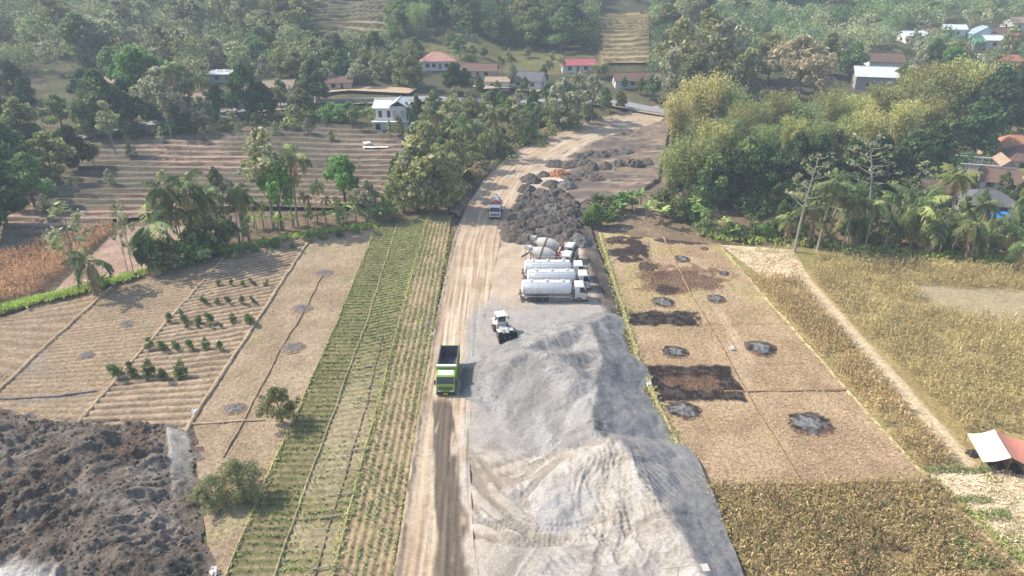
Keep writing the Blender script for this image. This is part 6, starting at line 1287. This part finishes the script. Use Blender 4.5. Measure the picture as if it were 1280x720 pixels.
# tankers
def tanker(label, loc, rz):
    t = truck('tanker_truck', label, 'truck', loc, rz, ((2.3, 1), (3.6, 1), (9.6, 0)), 'white bulk tankers')
    chassis(t, -.1, 10.6); cab(t, 8.85, 'white', 'white', 1.95, .62, 2.35)
    n = 26; prof = [(.15, 0), (.15, .9), (.3, 1.12), (.5, 1.2), (7.9, 1.2), (8.1, 1.12), (8.25, .9), (8.25, 0)]
    V = [(x, r * 1.02 * math.cos(2 * math.pi * k / n), 2.28 + r * .98 * math.sin(2 * math.pi * k / n)) for x, r in prof for k in range(n)]
    tk = MB().add(V, [(i * n + k, (i + 1) * n + k, (i + 1) * n + (k + 1) % n, i * n + (k + 1) % n) for i in range(len(prof) - 1) for k in range(n)]).build('tank', M['white'], t, True)
    for x in (1.6, 4.2, 6.8): MB().tube([(x, 0, 3.42), (x, 0, 3.62)], .32, 14).build('hatch', M['dustywhite'], tk)
    for x in (.5, 2.9, 5.5, 7.9):
        V = [(x + dx, 1.235 * math.cos(2 * math.pi * k / n), 2.28 + 1.19 * math.sin(2 * math.pi * k / n)) for dx in (-.04, .04) for k in range(n)]
        MB().add(V, [(k, n + k, n + (k + 1) % n, (k + 1) % n) for k in range(n)]).build('tank_band', M['dustywhite'], tk)
    wk = MB().bb(.5, 8.0, -.62, -.56, 3.36, 3.42).bb(.5, 8.0, .56, .62, 3.36, 3.42)
    for s in (-1, 1):
        wk.tube([(.5, s * .6, 3.9), (8.0, s * .6, 3.9)], .03, 5)
        for x in np.linspace(.5, 8.0, 9): wk.tube([(x, s * .6, 3.35), (x, s * .6, 3.9)], .022, 4)
    wk.build('walkway_rail', M['dustywhite'], tk)
    MB().bb(.2, 8.2, -1.0, 1.0, .97, 1.15).build('tank_cradle', M['dustywhite'], t)
    for s in (-1, 1):
        MB().bb(1.6, 4.3, s * 1.05 - .3, s * 1.05 + .3, 1.1, 1.15).build('mudguard', M['white'], t)
        g_ = MB()
        for z in (.45, .72, .98): g_.bb(4.6, 8.5, s * 1.16 - .02, s * 1.16 + .02, z - .04, z + .04)
        for x in (4.7, 5.95, 7.2, 8.4): g_.bb(x - .04, x + .04, s * 1.13 - .02, s * 1.13 + .02, .42, 1.05)
        g_.build('side_guard', M['dustywhite'], t)
    MB().bb(-.35, .0, -1.15, 1.15, .5, .72).build('rear_bumper', M['dustywhite'], t)
    MB().tube([(-.1, 0, 1.0), (-.1, 0, 1.9)], .12, 8).tube([(-.3, .3, 1.0), (-.3, -.3, 1.0)], .1, 8).build('outlet_pipe', M['steel'], t)
    MB().bb(8.4, 8.7, -.8, .8, .9, 2.2).build('compressor', M['steel'], t)
    return t
p = at(651, 378.5, 0)
tanker('white bulk tanker truck parked nearest the gravel pile', (p[0], p[1] + 1.1, .05), R(-.5))
p = at(655, 364.5, 0); tanker('white bulk tanker truck parked in the middle of the three, cab farthest forward', (p[0] + .4, p[1] + 1.1, .05), R(.5))
p = at(655, 352, 0); tanker('white bulk tanker truck parked beside the mixers', (p[0] - .1, p[1] + 1.2, .05), R(0))
# wheel loader
p = at(627, 425, 0); t = thing('wheel_loader', 'white wheel loader with black bucket on the stone-dust floor', 'loader', (p[0] - .3, p[1] + 3.0, .05), R(-72), None, .95)
for x in (0.0, 2.7):
    for s in (-1, 1): wheel(t, x, s * .95, .68, .5, 'white')
MB().prism([(-1.7, .7), (1.0, .7), (1.0, 1.7), (-.3, 1.75), (-1.5, 1.6), (-1.7, 1.4)], -.85, .85).build('engine_cover', M['white'], t)
MB().bb(-1.95, -1.7, -1.0, 1.0, .6, 1.2).build('counterweight', M['dustywhite'], t)
MB().prism([(1.0, .65), (3.1, .65), (3.1, 1.1), (2.6, 1.5), (1.0, 1.4)], -.5, .5).build('front_frame', M['white'], t)
c = MB().bb(-.25, 1.15, -.72, .72, 1.7, 2.05).build('cab', M['white'], t)
for x in (-.2, 1.1):
    for s in (-.67, .67): MB().bb(x - .05, x + .05, s - .05, s + .05, 2.05, 3.05).build('cab_post', M['dustywhite'], c)
MB().bb(-.38, 1.35, -.82, .82, 3.05, 3.2).build('cab_roof', M['white'], c); MB().bb(-.15, 1.05, -.62, .62, 2.06, 3.04).build('cab_glass', M['glass'], c)
for s in (-1, 1):
    MB().bb(1.15, 1.25, s * 1.05 - .1, s * 1.05 + .1, 2.5, 2.85).tube([(1.2, s * .7, 2.8), (1.2, s * 1.05, 2.8)], .025, 5).build('mirror', M['black'], c)
    MB().box((3.2, s * .42, 1.15), (2.0, .16, .28), (0, R(26), 0)).build('lift_arm', M['white'], t)
    MB().tube([(2.4, s * .42, .85), (3.5, s * .42, .75)], .07, 8).build('hydraulic_ram', M['steel'], t)
    MB().bb(-.55, .55, s * .95 - .32, s * .95 + .32, 1.42, 1.48).build('mudguard', M['white'], t); MB().bb(2.15, 3.25, s * .95 - .32, s * .95 + .32, 1.42, 1.48).build('mudguard', M['white'], t)
bk = MB(); pr = [(4.95, .12), (4.2, .12), (3.95, .4), (3.95, 1.1), (4.15, 1.5)]; pi_ = [(4.95, .17), (4.24, .17), (4.02, .42), (4.02, 1.08), (4.2, 1.46)]
for k in range(4): bk.add([(pr[k][0], -1.3, pr[k][1]), (pr[k + 1][0], -1.3, pr[k + 1][1]), (pr[k + 1][0], 1.3, pr[k + 1][1]), (pr[k][0], 1.3, pr[k][1]), (pi_[k][0], -1.3, pi_[k][1]), (pi_[k + 1][0], -1.3, pi_[k + 1][1]), (pi_[k + 1][0], 1.3, pi_[k + 1][1]), (pi_[k][0], 1.3, pi_[k][1])], [(0, 1, 2, 3), (7, 6, 5, 4), (0, 4, 5, 1), (2, 6, 7, 3), (0, 3, 7, 4), (1, 5, 6, 2)])
for s in (-1.3, 1.26): bk.prism(pr, s, s + .04)
bo = bk.build('bucket', M['black'], t); bo.scale = (1, 1.15, 1.1)
for y in np.linspace(-1.2, 1.2, 7): MB().box((5.02, y, .13), (.25, .1, .06)).build('tooth', M['steel'], bo)
MB().tube([(-1.0, .5, 1.7), (-1.0, .5, 2.3)], .07, 8).build('exhaust', M['black'], t)
# ------------------------------------------------------------------ small things
def marker(label, px, py, h, w, m='white'):
    q = at(px, py, 0); t = thing('roadside_board', label, 'board', q, R(rr.uniform(-15, 15))); MB().tube([(0, 0, -.2), (0, 0, h)], .04, 6).build('post', M['wood'], t); MB().bb(-w / 2, w / 2, -.05, -.02, h - w * .55, h).build('panel', M[m], t)
marker('small white board on the verge opposite the wheel loader', 537, 412, 1.3, .9); marker('little white stake near the nearest tanker cab', 757, 382, 1.1, .35)
def bag(label, px, py, s, m='t_white'):
    q = at(px, py, 0); o = link('plastic_bag', BAGM, M[m]); o.location = (q[0], q[1], .22); o.scale = (s, s * .7, s * .6); o.rotation_euler = (0, 0, rr.uniform(0, 6)); tag(o, label, 'plastic bag', 'scraps of white plastic')
V, Q, Cc = leafcloud([(0, 0, 0)], [1.0], 60, .4, [(.7, .7, .7)]); BAGM = npmesh('plastic_bag', V, Q)
for l, a, b, s in (('white plastic scrap on the bund left of the lower burnt patch', 811, 482, .6), ('white plastic scrap on the green verge above the green truck', 540, 420, .4), ('white scrap at the lower end of the tan field', 268, 716, .6), ('white scrap at the far corner of the dry maize block', 883, 612, .5), ('white scrap where the left bund meets the soil tip', 243, 517, .6), ('white scrap on the verge beside the upper crop strip', 549, 384, .4), ('white scrap on the stubble below the middle field line', 914, 437, .5)): bag(l, a, b, s)
# screen frame on the sand at the bottom edge
q = at(852, 714, 3.6); t = thing('screen_frame', 'white steel screen frame standing on the sand at the bottom edge', 'frame', (q[0], q[1], 3.2), R(6))
for y in (-1.8, .2): MB().tube([(-2.6, y, .65), (2.4, y, .75)], .035, 6).build('rail', M['rust' if y < 0 else 'dustywhite'], t)
for x in (-2.5, -.2, 2.3):
    MB().tube([(x, -1.8, -1.6), (x, -1.8, .7)], .05, 6).build('post', M['rust'], t); MB().tube([(x, .2, -1.6), (x, .2, .7)], .05, 6).build('post', M['white'], t)
MB().bb(1.7, 2.3, -.6, .2, .78, .84).build('plate', M['dustywhite'], t)
# ------------------------------------------------------------------ the hazy air
hz = MB().bb(-1700, 1700, -150, 1420, -2, 150); m = bpy.data.materials.new('haze_air'); m.use_nodes = True; nt_ = m.node_tree; nt_.nodes.remove(nt_.nodes['Principled BSDF'])
pv = nt_.nodes.new('ShaderNodeVolumePrincipled'); pv.inputs['Color'].default_value = (.74, .87, 1.0, 1); pv.inputs['Density'].default_value = .00048; pv.inputs['Anisotropy'].default_value = 0.0
nt_.links.new(pv.outputs[0], nt_.nodes['Material Output'].inputs['Volume'])
tag(hz.build('haze', m), 'thin bluish haze hanging over the valley', 'haze', kind='stuff')
